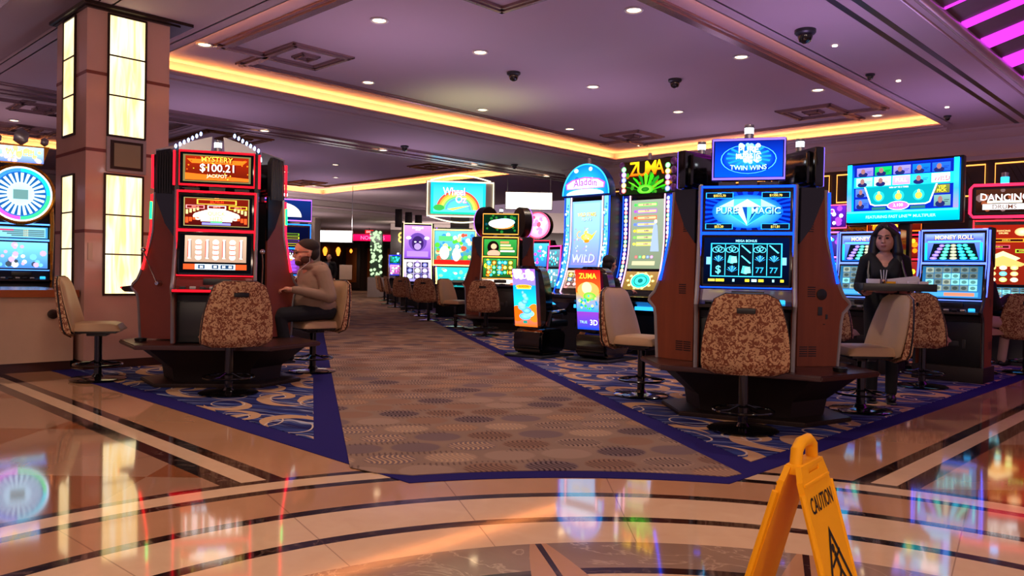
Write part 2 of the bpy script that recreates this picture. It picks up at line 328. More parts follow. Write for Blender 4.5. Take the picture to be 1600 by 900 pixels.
class Art:                                                  # a lit picture: coloured shapes in unit coordinates on a w x h face
    clip = True
    def __init__(s, w, h, bg, bg2=None): s.w, s.h = w, h; s.V = []; s.F = []; s.C = []; s.L = 0; s.mi = []; s.rect(0, 0, 1, 1, bg, bg2)
    def _put(s, V, Fc, cols):
        if s.L and s.clip: V = [(min(max(x, 0), 1), min(max(y, 0), 1)) for x, y in V]
        b = len(s.V); s.V += [((x-.5)*s.w, (y-.5)*s.h, s.L*.0007) for x, y in V]
        for f in Fc: s.F.append([b+i for i in f]); s.C.append([cols[i] if isinstance(cols, list) else cols for i in f]); s.mi.append(0 if s.L == 0 else 1)
        s.L += 1
    def rect(s, x0, y0, x1, y1, c, c2=None, n=None):
        n = n or (12 if (y1-y0) > .3 else 2); V = []; cc = []; Fc = []; c = lin(c); c2 = lin(c2) if c2 else c
        for j in range(n+1):
            t = j/n; col = tuple(c[k]*(1-t)+c2[k]*t for k in range(3)); V += [(x0, y0+(y1-y0)*t), (x1, y0+(y1-y0)*t)]; cc += [col, col]
        for j in range(n): Fc.append((2*j, 2*j+1, 2*j+3, 2*j+2))
        s._put(V, Fc, cc); return s
    def poly(s, pts, c): s._put(pts, [list(range(len(pts)))], lin(c)); return s
    def ell(s, cx, cy, rx, ry, c, c2=None, n=20, a0=0, a1=math.tau):
        V = [(cx, cy)] + [(cx+rx*math.cos(a0+(a1-a0)*k/n), cy+ry*math.sin(a0+(a1-a0)*k/n)) for k in range(n+1)]
        s._put(V, [(0, k+1, k+2) for k in range(n)], [lin(c2 or c)] + [lin(c)]*(n+1)); return s
    def ring(s, cx, cy, rx, ry, w, c, n=24, a0=0, a1=math.tau):
        V = []; 
        for k in range(n+1):
            a = a0+(a1-a0)*k/n; V += [(cx+rx*math.cos(a), cy+ry*math.sin(a)), (cx+(rx-w)*math.cos(a), cy+(ry-w*ry/rx)*math.sin(a))]
        s._put(V, [(2*k, 2*k+2, 2*k+3, 2*k+1) for k in range(n)], lin(c)); return s
    def frame(s, x0, y0, x1, y1, t, c):
        ty = t*s.w/s.h; s._put([(x0, y0), (x1, y0), (x1, y0+ty), (x0, y0+ty), (x0, y1-ty), (x1, y1-ty), (x1, y1), (x0, y1), (x0, y0), (x0+t, y0), (x0+t, y1), (x0, y1), (x1-t, y0), (x1, y0), (x1, y1), (x1-t, y1)], [(0, 1, 2, 3), (4, 5, 6, 7), (8, 9, 10, 11), (12, 13, 14, 15)], lin(c)); return s
    def text(s, t, cx, cy, h, c, maxw=.92, arc=0.0, c2=None, skew=0.0):
        V, Fc, asp = text_geo(t); w = h*asp*s.h/s.w
        if w > maxw: w = maxw
        L = [(cx+x*w, cy+y*h + arc*(1-4*x*x)) for x, y in V]
        if c2: a, b = lin(c), lin(c2); s._put(L, Fc, [tuple(a[k]*(.5-y)+b[k]*(.5+y) for k in range(3)) for x, y in V])
        else: s._put(L, Fc, lin(c))
        return s
    def shadow_text(s, t, cx, cy, h, c, cb, maxw=.92, arc=0.0, c2=None):
        s.text(t, cx+.008, cy-.008*s.w/s.h, h*1.06, cb, maxw*1.02, arc); return s.text(t, cx, cy, h, c, maxw, arc, c2)
    def sprinkle(s, n, x0, y0, x1, y1, r, cols, seed=1):
        rd = random.Random(seed)
        for _ in range(n):
            k = rd.uniform(.5, 1); s.ell(rd.uniform(x0, x1), rd.uniform(y0, y1), r*k, r*k*s.w/s.h, rd.choice(cols), n=7)
        return s
    def build(s, name, parent, mtx=Matrix.Identity(4), warp=None, mats=None):
        me = bpy.data.meshes.new(name)                       # local: x right, y up, z out of the face
        P = [mtx @ Vector(warp(*v) if warp else v) for v in s.V]
        me.from_pydata(P, [], s.F); ca = me.color_attributes.new('Col', 'FLOAT_COLOR', 'CORNER'); i = 0
        for f in s.C:
            for c in f: ca.data[i].color = (*c, 1); i += 1
        for m in (mats or (G['base'], G['det'])): me.materials.append(m)
        for p, k in zip(me.polygons, s.mi): p.material_index = k
        o = bpy.data.objects.new(name, me); COL.objects.link(o)
        if parent: o.parent = parent
        return o
def face(x, y, z, tilt=0.0, yaw=0.0):                        # a face looking at -Y, tilted back by tilt
    return Matrix.Translation((x, y, z)) @ Matrix.Rotation(yaw, 4, 'Z') @ Matrix.Rotation(R(90)-tilt, 4, 'X')
def strip(name, path, r, col, s, parent, n=6):
    return MB().tube(path, r, n).build(name, glow('tube_%d_%d_%d_%d' % (*[int(c*99) for c in col], int(s*10)), col, s), parent)
# ================================================================= STRUCTURE
mb = MB(); mb.box(-30, -14, -.1, 30, 62, 0); struct('floor', mb, M['marble'])
# carpets: front edge is the 3.2 m ring of the medallion, sides run along the hall grid
RC = (.54, 1.18)
def arc_pts(a0, a1, r, n=24): return [(RC[0]+r*math.cos(a0+(a1-a0)*k/n), RC[1]+r*math.sin(a0+(a1-a0)*k/n)) for k in range(n+1)]
def uvxy(u, v): p = W(u, v); return (p.x, p.y)
def ring_hit(axis, val):                                    # where ring meets u=val or v=val
    cu, cv = RC[0]*CU+RC[1]*SU, RC[1]*CU-RC[0]*SU; rr = 3.12
    return (val, cv+math.sqrt(rr*rr-(val-cu)**2)) if axis == 'u' else (cu+math.sqrt(rr*rr-(val-cv)**2), val)
UL, VR = 2.60, 2.08
pL = uvxy(*ring_hit('u', UL)); pR = uvxy(*ring_hit('v', VR))
aL = math.atan2(pL[1]-RC[1], pL[0]-RC[0]); aR = math.atan2(pR[1]-RC[1], pR[0]-RC[0])
mb = MB(); mb.prism([uvxy(UL, 40)] + arc_pts(aL, aR, 3.12) + [uvxy(30, VR), uvxy(44, VR), (10, 58), (-24, 58)], 0, .004, 'z'); struct('carpet_border', mb, M['border'])
def lerp2(a, b, t): return (a[0]+(b[0]-a[0])*t, a[1]+(b[1]-a[1])*t)
# aisle
l_in0, l_in1 = (-.93, 4.43), (-3.47, 14.54); r_in0, r_in1 = (1.36, 4.36), (.42, 8.4)
def along(p, q, y): t = (y-p[1])/(q[1]-p[1]); return (p[0]+(q[0]-p[0])*t, y)
far = 56
arc = [(-.73, 4.30)] + arc_pts(R(109), R(78), 3.26, 18) + [(1.32, 4.44)]
mb = MB(); mb.prism([along((-.89, 4.41), l_in1, far), (-.89, 4.41)] + arc + [along((1.32, 4.44), r_in1, far)], .004, .008, 'z'); struct('carpet_aisle', mb, M['aisle'])
d = .17
uL2, vR2 = UL+.19, VR+.16
def isect(p, q, r, s):
    x1, y1, x2, y2, x3, y3, x4, y4 = *p, *q, *r, *s; D = (x1-x2)*(y3-y4)-(y1-y2)*(x3-x4); a, b = x1*y2-y1*x2, x3*y4-y3*x4
    return ((a*(x3-x4)-(x1-x2)*b)/D, (a*(y3-y4)-(y1-y2)*b)/D)
lo0, lo1 = (-1.18, 4.75), (-3.66, 14.5); ro0, ro1 = (1.40+.17, 4.3), (.42+.19, 8.4)
cl = isect(lo0, lo1, uvxy(uL2, 0), uvxy(uL2, 9)); cr = isect(ro0, ro1, uvxy(0, vR2), uvxy(9, vR2))
mb = MB(); mb.prism([uvxy(uL2, 40), cl, along(lo0, lo1, far), (-24, far)], .004, .008, 'z'); struct('carpet_left', mb, M['swirl'])
mb = MB(); mb.prism([cr, uvxy(44, vR2), (10, far), along(ro0, ro1, far)], .004, .008, 'z'); struct('carpet_right', mb, M['swirl'])

# ceiling: thin soffit with rectangular trays, trough and upstand around each
mb = MB()
def slab(mb, u0, v0, u1, v1, z=ZS, t=.008):
    P = [W(u0, v0), W(u1, v0), W(u1, v1), W(u0, v1)]; mb.prism([(p.x, p.y) for p in P], z, z+t, 'z')
TRAYS = (T1, T2A, T2B, T0)
for q in ((2.92, -8, 4.24, 15.2), (4.24, 2.62, 22, 4.24), (15.15, 4.24, 19.5, 11.3), (4.24, 11.3, 22, 15.2), (-8, 17, 2.92, 30), (2.92, 21.1, 6.7, 30),
          (6.7, 15.2, 7.0, 24.8), (15.7, 15.2, 22, 24.8), (6.7, 24.8, 22, 26), (-8, -8, 2.92, 2)): slab(mb, *q)
for (u0, v0, u1, v1) in TRAYS:                               # lips
    for a in ((u0-.015, v0, u0, v1), (u1, v0, u1+.015, v1), (u0, v0-.015, u1, v0), (u0, v1, u1, v1+.015)): slab(mb, *a, ZS, .03)
struct('ceiling', mb, M['ceil'])
mb = MB()
for (u0, v0, u1, v1) in TRAYS:
    slab(mb, u0-.15, v0-.15, u1+.15, v1+.15, ZT, .04)
    for a in ((u0-.16, v0-.16, u0-.14, v1+.16), (u1+.14, v0-.16, u1+.16, v1+.16), (u0-.16, v0-.16, u1+.16, v0-.14), (u0-.16, v1+.14, u1+.16, v1+.16)): slab(mb, *a, ZS, ZT-ZS+.05)
struct('ceiling_tray', mb, M['ceil'])
# cornice steps on the soffit along the far sides of the trays
mb = MB()
for i, (o, h) in enumerate(((.10, .018), (.34, .035), (.62, .018))): slab(mb, 4.24, 11.3+o, 15.15+o, 11.3+o+.2, ZS-h, h); slab(mb, 15.15+o*.9, 4.24-.0, 15.15+o*.9+.16, 11.3+o+.2, ZS-h, h)
struct('trim_1', mb, M['ceil'])
# stepped cornice down to the panelled wall at the right
WU = 16.35
mb = MB(); prof = [(15.75, ZS), (15.75, ZS-.02), (15.80, ZS-.05), (15.86, ZS-.05), (15.95, ZS-.16), (16.03, ZS-.18), (16.05, ZS-.25), (16.18, ZS-.42), (16.24, ZS-.44), (16.24, ZS-.52), (16.6, ZS-.52), (16.6, ZS)]
n = len(prof); V = []
for v in (-14, 13.5):
    for u, z in prof: V.append(tuple(W(u, v, z)))
mb.add(V, [tuple(range(n)), tuple(range(n, 2*n))] + [(i, (i+1) % n, n+(i+1) % n, n+i) for i in range(n)]); struct('trim_2', mb, M['ceil'])
mb = MB(); slab(mb, WU, -14, WU+.15, 13.5, 0, ZS); struct('wall_right', mb, M['dwood'])
mb = MB()
for v in [12.33-1.42*k for k in range(16)]:                   # raised stiles and lit panel recesses in the wood wall
    slab(mb, WU-.03, v-.16, WU, v, .1, ZS-.5)
slab(mb, WU-.04, -14, WU, 13.5, 3.33, .06); slab(mb, WU-.04, -14, WU, 13.5, 2.48, .14); slab(mb, WU-.04, -14, WU, 13.5, 1.0, .12); struct('trim_3', mb, M['dwood'])
NTH = ('one', 'two', 'three', 'four', 'five', 'six', 'seven', 'eight', 'nine', 'ten', 'eleven', 'twelve')
for k in range(10):
    v1 = 12.17-1.42*k; v0 = v1-1.26
    t = thing('wall_panel', 'dark panel with a gold lit border high on the wood wall, number %s from the far left end' % NTH[k], 'wall panel', W(WU-.05, (v0+v1)/2, 3.02), R(46), 'lit panels on the wood wall')
    hw = (v1-v0)/2; mb = MB(); mb.box(-.015, -hw, -.28, .02, hw, .28); mb.build('panel_board', M['dwood'], t)
    mb = MB(); mb.tube([(-.03, -hw, -.28), (-.03, hw, -.28), (-.03, hw, .28), (-.03, -hw, .28)], .014, 6, closed=True); mb.build('lit_border', glow('amber_edge', (1, .62, .28), 2.2), t)
    mb = MB()
    for j in range(9): mb.tube([(-.02, -hw+.1+j*.1, -.25), (-.02, -hw+.1+j*.1+.25 if -hw+.1+j*.1+.25 < hw else hw, .25)], .006, 5)
    mb.build('lattice', M['bronze'], t)
# soffit edge bullnose and the magenta striped vault
mb = MB(); mb.tube([tuple(W(4.24, 2.585, ZS+.055)), tuple(W(24, 2.585, ZS+.055))], .055, 16); mb.tube([tuple(W(4.24, 2.70, ZS)), tuple(W(24, 2.70, ZS))], .018, 8); struct('trim_4', mb, mat('pearl_moulding', (.80, .70, .74), .25, .3))
mb = MB()
for a in ((3.24, 3.19), (3.06, 3.00)): slab(mb, 4.24, a[1], 22, a[1]+.07, ZS-.004, .004)
struct('trim_5', mb, M['black'])
VZ = lambda v: 4.0+(2.555-v)*.28
mb = MB(); V = [tuple(W(u, v, VZ(v)+dz)) for dz in (0, .05) for u, v in ((4.1, 2.56), (24, 2.56), (24, -4), (4.1, -4))]; mb.add(V, [(0, 1, 2, 3), (7, 6, 5, 4), (0, 4, 5, 1), (1, 5, 6, 2), (2, 6, 7, 3), (3, 7, 4, 0)]); struct('ceiling_vault', mb, mat('vault_paint', (.50, .40, .46), .7))
for k, (a, b) in enumerate(((9.05, 9.09), (9.68, 9.90), (10.48, 10.90), (11.52, 12.05), (12.7, 13.3), (13.9, 14.5))):
    m_ = MB(); V = [tuple(W(u, v, VZ(v)+dz)) for dz in (-.02, -.004) for u, v in ((a, 2.54), (b, 2.54), (b, -3.9), (a, -3.9))]; m_.add(V, [(0, 1, 2, 3), (7, 6, 5, 4), (0, 4, 5, 1), (1, 5, 6, 2), (2, 6, 7, 3), (3, 7, 4, 0)])
    tag(m_.build('light_strip', glow('magenta_strip', (.93, .22, 1), 1.5)), 'magenta glowing strip of the ceiling vault at the right, number %s from the left' % NTH[k], 'ceiling light', 'magenta ceiling strips')
# tray mouldings
def frame_uv(mb, u0, v0, u1, v1, wd, z=ZT, h=.045):
    for s_, hh in ((0, h*.55), (wd*.28, h), (wd*.62, h*.7)):
        a, b, c, e = u0+s_, v0+s_, u1-s_, v1-s_; t = wd*.3
        for q in ((a, b, c, b+t), (a, e-t, c, e), (a, b, a+t, e), (c-t, b, c, e)): slab(mb, *q, z-hh, hh)
def bar_uv(mb, u0, v0, u1, v1):
    along_u = abs(u1-u0) > abs(v1-v0); wd = (v1-v0) if along_u else (u1-u0)
    for s_, hh in ((0, .025), (wd*.28, .045), (wd*.62, .032)):
        if along_u: slab(mb, u0, v0+s_, u1, v0+s_+wd*.3, ZT-hh, hh)
        else: slab(mb, u0+s_, v0, u0+s_+wd*.3, v1, ZT-hh, hh)
def tray_mould(t, mm, idx, g=.5, wd=.2):
    u0, v0, u1, v1 = t[0]+g, t[1]+g, t[2]-g, t[3]-g; n = .62; mb = MB()
    bar_uv(mb, u0, v0+n, u0+wd, v1-n); bar_uv(mb, u1-wd, v0+n, u1, v1-n); bar_uv(mb, u0+n, v0, u1-n, v0+wd); bar_uv(mb, u0+n, v1-wd, u1-n, v1)
    for (a, b) in ((u0, v0), (u0, v1), (u1, v0), (u1, v1)):
        su, sv = (1 if a == u0 else -1), (1 if b == v0 else -1)
        q = sorted((a, a+su*(n+wd))) ; r = sorted((b+sv*n, b+sv*(n+wd))); bar_uv(mb, q[0], r[0], q[1], r[1])
        q = sorted((a+su*n, a+su*(n+wd))); r = sorted((b, b+sv*(n+wd))); bar_uv(mb, q[0], r[0], q[1], r[1])
        q = sorted((a+su*n, a+su*(n+.95))); r = sorted((b+sv*n, b+sv*(n+.98))); frame_uv(mb, q[0], r[0], q[1], r[1], .15)
        q = sorted((a+su*(n+.34), a+su*(n+.62))); r = sorted((b+sv*(n+.34), b+sv*(n+.64))); frame_uv(mb, q[0], r[0], q[1], r[1], .09)
    struct('trim_%d' % idx, mb, mm)
tray_mould(T1, M['mould'], 6); tray_mould(T2A, M['mould'], 7); tray_mould(T2B, M['mould2'], 8); tray_mould(T0, M['mould'], 9)
# dark moulding strips with lights on the beam between the trays
mb = MB()
for v, h, wd in ((14.0, .02, .75), (14.08, .04, .16), (14.5, .04, .16), (14.82, .03, .12)): slab(mb, 2.95, v, 19, v+wd, ZS-h, h)
struct('trim_10', mb, M['mould'])
mb = MB(); slab(mb, 6.7, 25.9, 22, 26.05, 3.38, ZS-3.38); slab(mb, 6.7, 26.0, 60, 48, 3.38, .05); slab(mb, -30, 30, 6.7, 60, 3.38, .05); struct('ceiling_far', mb, M['wallp'])
mb = MB(); slab(mb, 6.9, 25.75, 22, 25.9, 3.5, .06); slab(mb, 6.9, 25.6, 22, 25.9, 3.8, .1); struct('trim_11', mb, M['ceil'])

# pillar: clad square column with lit onyx panels
P0 = (2.858, 9.079); PU, PV = .866, .995
def puv(mb, u0, v0, u1, v1, z0, z1): slab(mb, P0[0]+u0, P0[1]+v0, P0[0]+u1, P0[1]+v1, z0, z1-z0)
pil = thing('pillar', 'square pink marble pillar with tall glowing onyx panels behind the red slot island', 'pillar', (0, 0, 0))
mb = MB(); puv(mb, 0, 0, PU, PV, 0, ZS); mb.build('shaft', M['pillar'], pil)
mb = MB()
for z in (1.47, 2.34, 3.16): puv(mb, -.004, -.004, PU+.004, PV+.004, z, z+.035)
mb.build('joint_band', M['band'], pil)
mb = MB(); puv(mb, -.008, -.008, PU+.008, PV+.008, 0, .10); mb.build('base_trim', M['wood2'], pil)
mb = MB(); puv(mb, -.06, -.12, PU+.22, PV+.10, 3.865, 3.90); puv(mb, -.03, -.05, PU+.10, PV+.05, 3.85, 3.865); mb.build('crown_trim', M['bronze'], pil)
ON = glow('onyx_panel_lit', None, 1.0)
nt = ON.node_tree; nt.nodes.clear(); E.nt = nt; oc = f_onyx(); e_ = nt.nodes.new('ShaderNodeEmission'); e_.inputs[1].default_value = 1.7; nt.links.new(oc.k, e_.inputs[0]); om = nt.nodes.new('ShaderNodeOutputMaterial'); nt.links.new(e_.outputs[0], om.inputs[0])
def onyx(side, a0, a1, z0, z1, nb):
    g = .02
    def sl(mb, a, b, z_0, z_1, out):
        if side == 'r': puv(mb, a, -out, b, .0, z_0, z_1)
        else: puv(mb, -out, a, .0, b, z_0, z_1)
    fr = MB()
    sl(fr, a0-g, a0, z0-g, z1+g, .022); sl(fr, a1, a1+g, z0-g, z1+g, .022); sl(fr, a0, a1, z1, z1+g, .022); sl(fr, a0, a1, z0-g, z0, .022)
    for k in range(1, nb): z = z0+(z1-z0)*k/nb; sl(fr, a0, a1, z-.008, z+.008, .02)
    fr.build('panel_frame', M['bronze'], pil)
    for k in range(nb):
        p_ = MB(); sl(p_, a0, a1, z0+(z1-z0)*k/nb, z0+(z1-z0)*(k+1)/nb, .010); p_.build('onyx_panel', ON, pil)
onyx('r', .222, .59, 2.54, 3.82, 3); onyx('r', .20, .575, .82, 2.10, 3); onyx('l', .35, .72, 2.56, 3.82, 3); onyx('l', .35, .72, .9, 2.10, 3)
mb = MB(); puv(mb, .20, -.03, .61, 0, 2.14, 2.51); mb.build('niche_frame', M['gtrim'], pil)
mb = MB(); puv(mb, .235, -.036, .575, -.02, 2.17, 2.48); mb.build('niche_border', M['bronze'], pil)
mb = MB(); puv(mb, .27, -.045, .545, -.03, 2.20, 2.45); mb.build('niche_panel', mat('grey_speaker_cloth', (.55, .52, .42), .6), pil)
mb = MB(); puv(mb, .03, -.012, .075, 0, 1.18, 1.36); mb.build('wall_plate', M['cream'], pil)

# lamps, cameras, sensors in the ceiling
def downlight(p, label, grp):
    t = thing('downlight', label, 'ceiling light', p, 0, grp)
    MB().lathe([(.075, .002), (.105, .0), (.11, -.012), (.095, -.02), (.078, -.012)], 24, caps=False).build('trim_ring', M['white'], t)
    MB().lathe([(.0, -.004), (.078, -.006), (.078, -.001), (.0, -.001)], 24).build('lens', glow('downlight_lens', (1, .86, .66), 9), t)
ORD = ('nearest', 'second nearest', 'third nearest', 'fourth nearest', 'farthest')
for row, rv in (('left', 10.23), ('middle', 7.67), ('right', 5.15)):
    pts = sorted([p for p in DL_T[:13] if abs(p[1]-rv) < .5])
    for i, (u, v) in enumerate(pts): downlight(W(u, v, ZT), 'round downlight in the %s row of the near ceiling tray, %s one' % (row, 'farthest' if i == len(pts)-1 else ORD[i]), 'downlights of the near tray')
for (u, v), d_ in zip(DL_T[13:], ('topmost one above the seated man', 'just right of the red slot machine', 'lower one of the close pair', 'one nearest the tray corner', 'one left of the pillar')): downlight(W(u, v, ZT), 'small downlight in the farther ceiling tray, ' + d_, 'downlights of the far tray')
for i, (u, v) in enumerate(DL_S): downlight(W(u, v, ZS-.045), 'round downlight in the moulded beam between the trays, %s' % ('leftmost of four', 'second from the left', 'third from the left', 'rightmost of four')[i], 'downlights of the beam')
for i, (u, v) in enumerate(((9.33, 3.79), (11.5, 3.78), (13.68, 3.76))):
    o = MB().lathe([(.028, 0), (.03, -.012), (.0, -.014)], 14, W(u, v, ZS)).build('pin_light', glow('pin_lens', (1, .9, .8), 5)); tag(o, 'tiny pin light in the plain right ceiling strip, %s of three' % ('nearest', 'middle', 'farthest')[i], 'ceiling light', 'pin lights of the right ceiling strip')
def dome(p, label, s=1.0):
    t = thing('dome_camera', label, 'security camera', p)
    MB().lathe([(.10*s, 0), (.10*s, -.03*s), (.085*s, -.045*s), (0, -.045*s)], 20).build('mounting_ring', M['dgrey'], t)
    MB().lathe([(.07*s, -.04*s), (.07*s, -.07*s), (.055*s, -.11*s), (.02*s, -.13*s), (0, -.132*s)], 20).build('dome_cover', M['gloss'], t)
dome(W(8.3, 8.07, ZT), 'black dome camera near the middle of the near ceiling tray, left of the other'); dome(W(10.13, 6.49, ZT), 'black dome camera in the near ceiling tray, right of the other', 1)
dome(W(8.56, 3.81, ZS), 'largest black dome camera, on the plain ceiling strip at the right', 1.15); dome(W(10.92, 3.95, ZS), 'small black dome camera in the middle of the right ceiling strip', .6)
dome(W(14.41, 3.95, ZS), 'smallest black dome camera at the far end of the right ceiling strip', .6); dome(W(10.77, 13.76, ZS), 'black dome camera on the beam above the red slot island side', .9)
dome(W(14.27, 13.78, ZS), 'black dome camera on the beam above the slot machines in the middle', .9); dome(W(13.5, 26.6, 3.38), 'tiny black dome camera on the lower ceiling far back', 1)
# ================================================================= STOOLS
def make_stool():
    t = thing('casino_stool', 'stool', 'stool')
    def hw(a): return (.295*(1-a) + .20*a + .035*math.sin(a*math.pi))*(1-abs(2*a-1)**16)**.16
    def yy(s, a): return .205 + .13*a - .05*s*s*(1-.3*a)
    def outer(i, j): s = 2*i-1; a = .003+.994*j; return Vector((s*hw(a), yy(s, a)+.045+.055*(1-a)*min(1, 6*a+.3), .43 + .57*a))
    def inner(i, j): s = 2*i-1; a = .003+.994*j; return Vector((s*hw(a), yy(s, a)+.012, .43 + .57*a))
    MB().sheet(outer, 14, 16, inner).build('back_shell', M['bro'], t)
    def po(i, j): s = 2*i-1; a = .003+.994*j; return Vector((s*hw(a)*.97, yy(s, a)+.010, .455 + .54*a))
    def pi_(i, j): s = 2*i-1; a = .003+.994*j; q = (1-abs(s)**6)*(1-abs(2*j-1)**8); return Vector((s*hw(a)*.97, yy(s, a) - .045*q, .455 + .54*a))
    MB().sheet(po, 14, 16, pi_).build('back_pad', M['tan'], t)
    mb = MB(); mb.tube([outer(0, k/14) + Vector((0, -.02, 0)) for k in range(15)] + [outer(k/10, 1) + Vector((0, -.02, 0)) for k in range(11)] + [outer(1, 1-k/14) + Vector((0, -.02, 0)) for k in range(15)], .008, 6); mb.build('edge_piping', M['black'], t)
    mb = MB(); mb.box(-.062, 0, -.021, .062, .02, .021, .008); g = mb.build('grab_slot', M['black'], t); g.location = (0, yy(0, .82)+.044, .885)
    m2 = MB(); m2.tube([(-.07, .02, .022), (0, .026, .026), (.07, .02, .022)], .006, 6); m2.build('slot_rim', M['bro'], g)
    def seat(i, j, top):
        a, b = 2*i-1, 2*j-1; r = (1-abs(a)**5)*(1-abs(b)**5); x = a*.235*(1-.10*max(0, -b)) ; y = .0 + b*.225
        return Vector((x, y, (.505 + .062*max(r, 0)**.35 + .018*(b < -.2)*0 - .02*(b < -.6)*(abs(b)-.6)) if top else .485))
    MB().sheet(lambda i, j: seat(i, j, True), 14, 14, lambda i, j: seat(i, j, False)).build('seat_cushion', M['tan'], t)
    mb = MB(); mb.box(-.20, -.19, .462, .20, .22, .487, .01); mb.box(-.09, -.09, .43, .09, .09, .465, .01); mb.tube([(.10, -.02, .45), (.19, -.05, .445)], .008, 6); mb.build('seat_plate', M['black'], t)
    MB().lathe([(.036, .02), (.036, .44)], 16).build('column', M['gloss'], t)
    mb = MB(); mb.tube([(.215*math.cos(a*math.tau/36), .215*math.sin(a*math.tau/36), .15) for a in range(36)], .010, 8, closed=True)
    for k in range(4): a = k*math.pi/2+.6; mb.tube([(.03*math.cos(a), .03*math.sin(a), .19), (.12*math.cos(a), .12*math.sin(a), .155), (.215*math.cos(a), .215*math.sin(a), .15)], .007, 6)
    mb.build('foot_ring', M['gloss'], t)
    MB().lathe([(.25, .004), (.255, .012), (.235, .022), (.06, .035), (.04, .06)], 36).build('base_disc', M['gloss'], t)
    return t
stool0 = make_stool(); stool_used = []
def stool(x, y, look, label, group=None):                   # look: point the sitter faces
    o = stool0 if not stool_used else copy_tree(stool0); stool_used.append(1)
    o.location = (x, y, .008); o.rotation_euler = (0, 0, math.atan2(look[1]-y, look[0]-x) + math.pi/2)
    o['label'] = label
    if group: o['group'] = group
    return o

# ================================================================= PICTURES
K = dict(bk=(.02, .02, .03), w=(1, 1, 1), r=(1, .12, .10), dr=(.35, .03, .03), o=(1, .5, .08), y=(1, .85, .2), g=(.2, .85, .3), b=(.1, .45, 1), db=(.02, .1, .5), c=(.2, .9, 1), p=(.6, .25, .95), m=(1, .25, .8), cr=(1, .93, .75))
def art_mystery(w, h):
    a = Art(w, h, K['bk']); a.rect(.03, .06, .97, .94, (.42, .38, .22)); a.rect(.06, .10, .94, .90, (.30, .06, .02), (.55, .12, .03))
    a.poly([(.08, .80), (.92, .80), (.85, .66), (.15, .66)], (1, .42, .10)); a.poly([(.06, .12), (.94, .12), (.94, .22), (.06, .34)], (1, .40, .10))
    a.sprinkle(26, .07, .12, .93, .88, .012, [K['o'], (1, .3, .05), K['y']], 3)
    a.shadow_text('MYSTERY', .5, .78, .17, (1, .62, .3), K['dr'], .76, .02, K['y']); a.shadow_text('$100.21', .5, .50, .29, (1, .95, .82), K['dr'], .82, 0, (1, 1, 1)); a.shadow_text('JACKPOT', .5, .24, .14, (1, .9, .7), K['dr'], .6)
    return a
def art_quickhits(w, h):
    a = Art(w, h, K['bk']); a.rect(.04, .05, .96, .95, (.55, .50, .30)); a.rect(.055, .07, .945, .93, (.24, .03, .03), (.40, .07, .03))
    a.rect(.22, .74, .78, .90, (.9, .75, .25)); a.rect(.24, .76, .76, .88, (.45, .08, .03)); a.text('$8,795.01', .5, .82, .09, (1, .25, .1)); a.text('MINOR', .5, .94, .03, (1, .6, .3))
    for x, c in ((.2, (1, .6, .6)), (.5, K['w']), (.8, K['y'])): a.rect(x-.13, .60, x+.13, .71, c); a.rect(x-.115, .615, x+.115, .695, (.4, .05, .06)); a.text('$800.18', x, .655, .055, (1, .55, .45), .2)
    for i in range(14): t = i/13; a.ell(.24+.52*t, .36+.13*math.sin(t*math.pi), .07, .12, (1, .86, .75), (1, 1, 1))
    a.rect(.28, .2, .72, .38, (1, .98, .92)); a.text('QUICK', .5, .44, .14, (1, .8, .35), .4); a.text('HITS', .5, .28, .14, (1, .7, .3), .36)
    for s in (0, 1):
        for k in range(4): x = .09+.05*k if s == 0 else .91-.05*k; a.rect(x-.016, .42+.04*k, x+.016, .56+.02*k, (.9, .8, .5)); a.rect(x-.02, .14+.05*k, x+.02, .32, (.95, .3, .12))
    a.rect(.3, .09, .7, .16, (.5, .5, .95)); a.rect(.42, .16, .58, .21, (.3, .85, .4)); return a
def art_reels_red(w, h):
    a = Art(w, h, K['bk']); a.rect(.07, .28, .93, .96, (.62, .50, .42), (.72, .60, .50))
    for i, x in enumerate((.14, .26, .385, .50, .62, .735, .86)):
        if i % 2: 
            for k in range(4): a.ell(x, .40+.13*k, .045, .07, (1, .92, .86), K['w'])
            for k in range(3): a.rect(x-.03, .44+.13*k, x+.03, .47+.13*k, (1, .35, .25))
        else:
            a.rect(x-.022, .36, x+.018, .86, (1, .9, .85)); a.rect(x-.03, .4, x-.018, .82, (.9, .25, .2)); a.rect(x+.012, .38, x+.02, .84, (.25, .1, .08))
    a.rect(.06, .08, .94, .22, (.75, .28, .12)); a.rect(.22, .08, .78, .22, (.75, .8, .85))
    for x in (.31, .5, .62, .71): a.rect(x-.045, .10, x+.045, .20, (.12, .22, .34)); a.text('88', x, .15, .06, K['w'], .06)
    return a
def art_twin(w, h):
    a = Art(w, h, (.02, .30, .95), (.02, .12, .55)); a.ell(.5, .5, .40, .40, (.0, .12, .75), (.15, .6, 1)); a.ring(.5, .5, .41, .41, .012, (.35, .8, 1))
    for k in range(16): t = k/16*math.tau; a.poly([(.5, .55), (.5+.33*math.cos(t), .55+.36*math.sin(t)), (.5+.33*math.cos(t+.16), .55+.36*math.sin(t+.16))], (.10, .55, 1))
    a.sprinkle(34, .34, .40, .66, .88, .045, [(.55, .92, 1), K['w'], (.75, .97, 1)], 5); a.shadow_text('PURE', .5, .74, .17, K['w'], (.1, .5, 1), .34); a.shadow_text('MAGIC', .5, .56, .16, (.8, 1, 1), (.1, .5, 1), .38)
    a.shadow_text('TWIN WINS', .5, .26, .13, (.75, .97, 1), (0, .1, .5), .62, -.03); return a
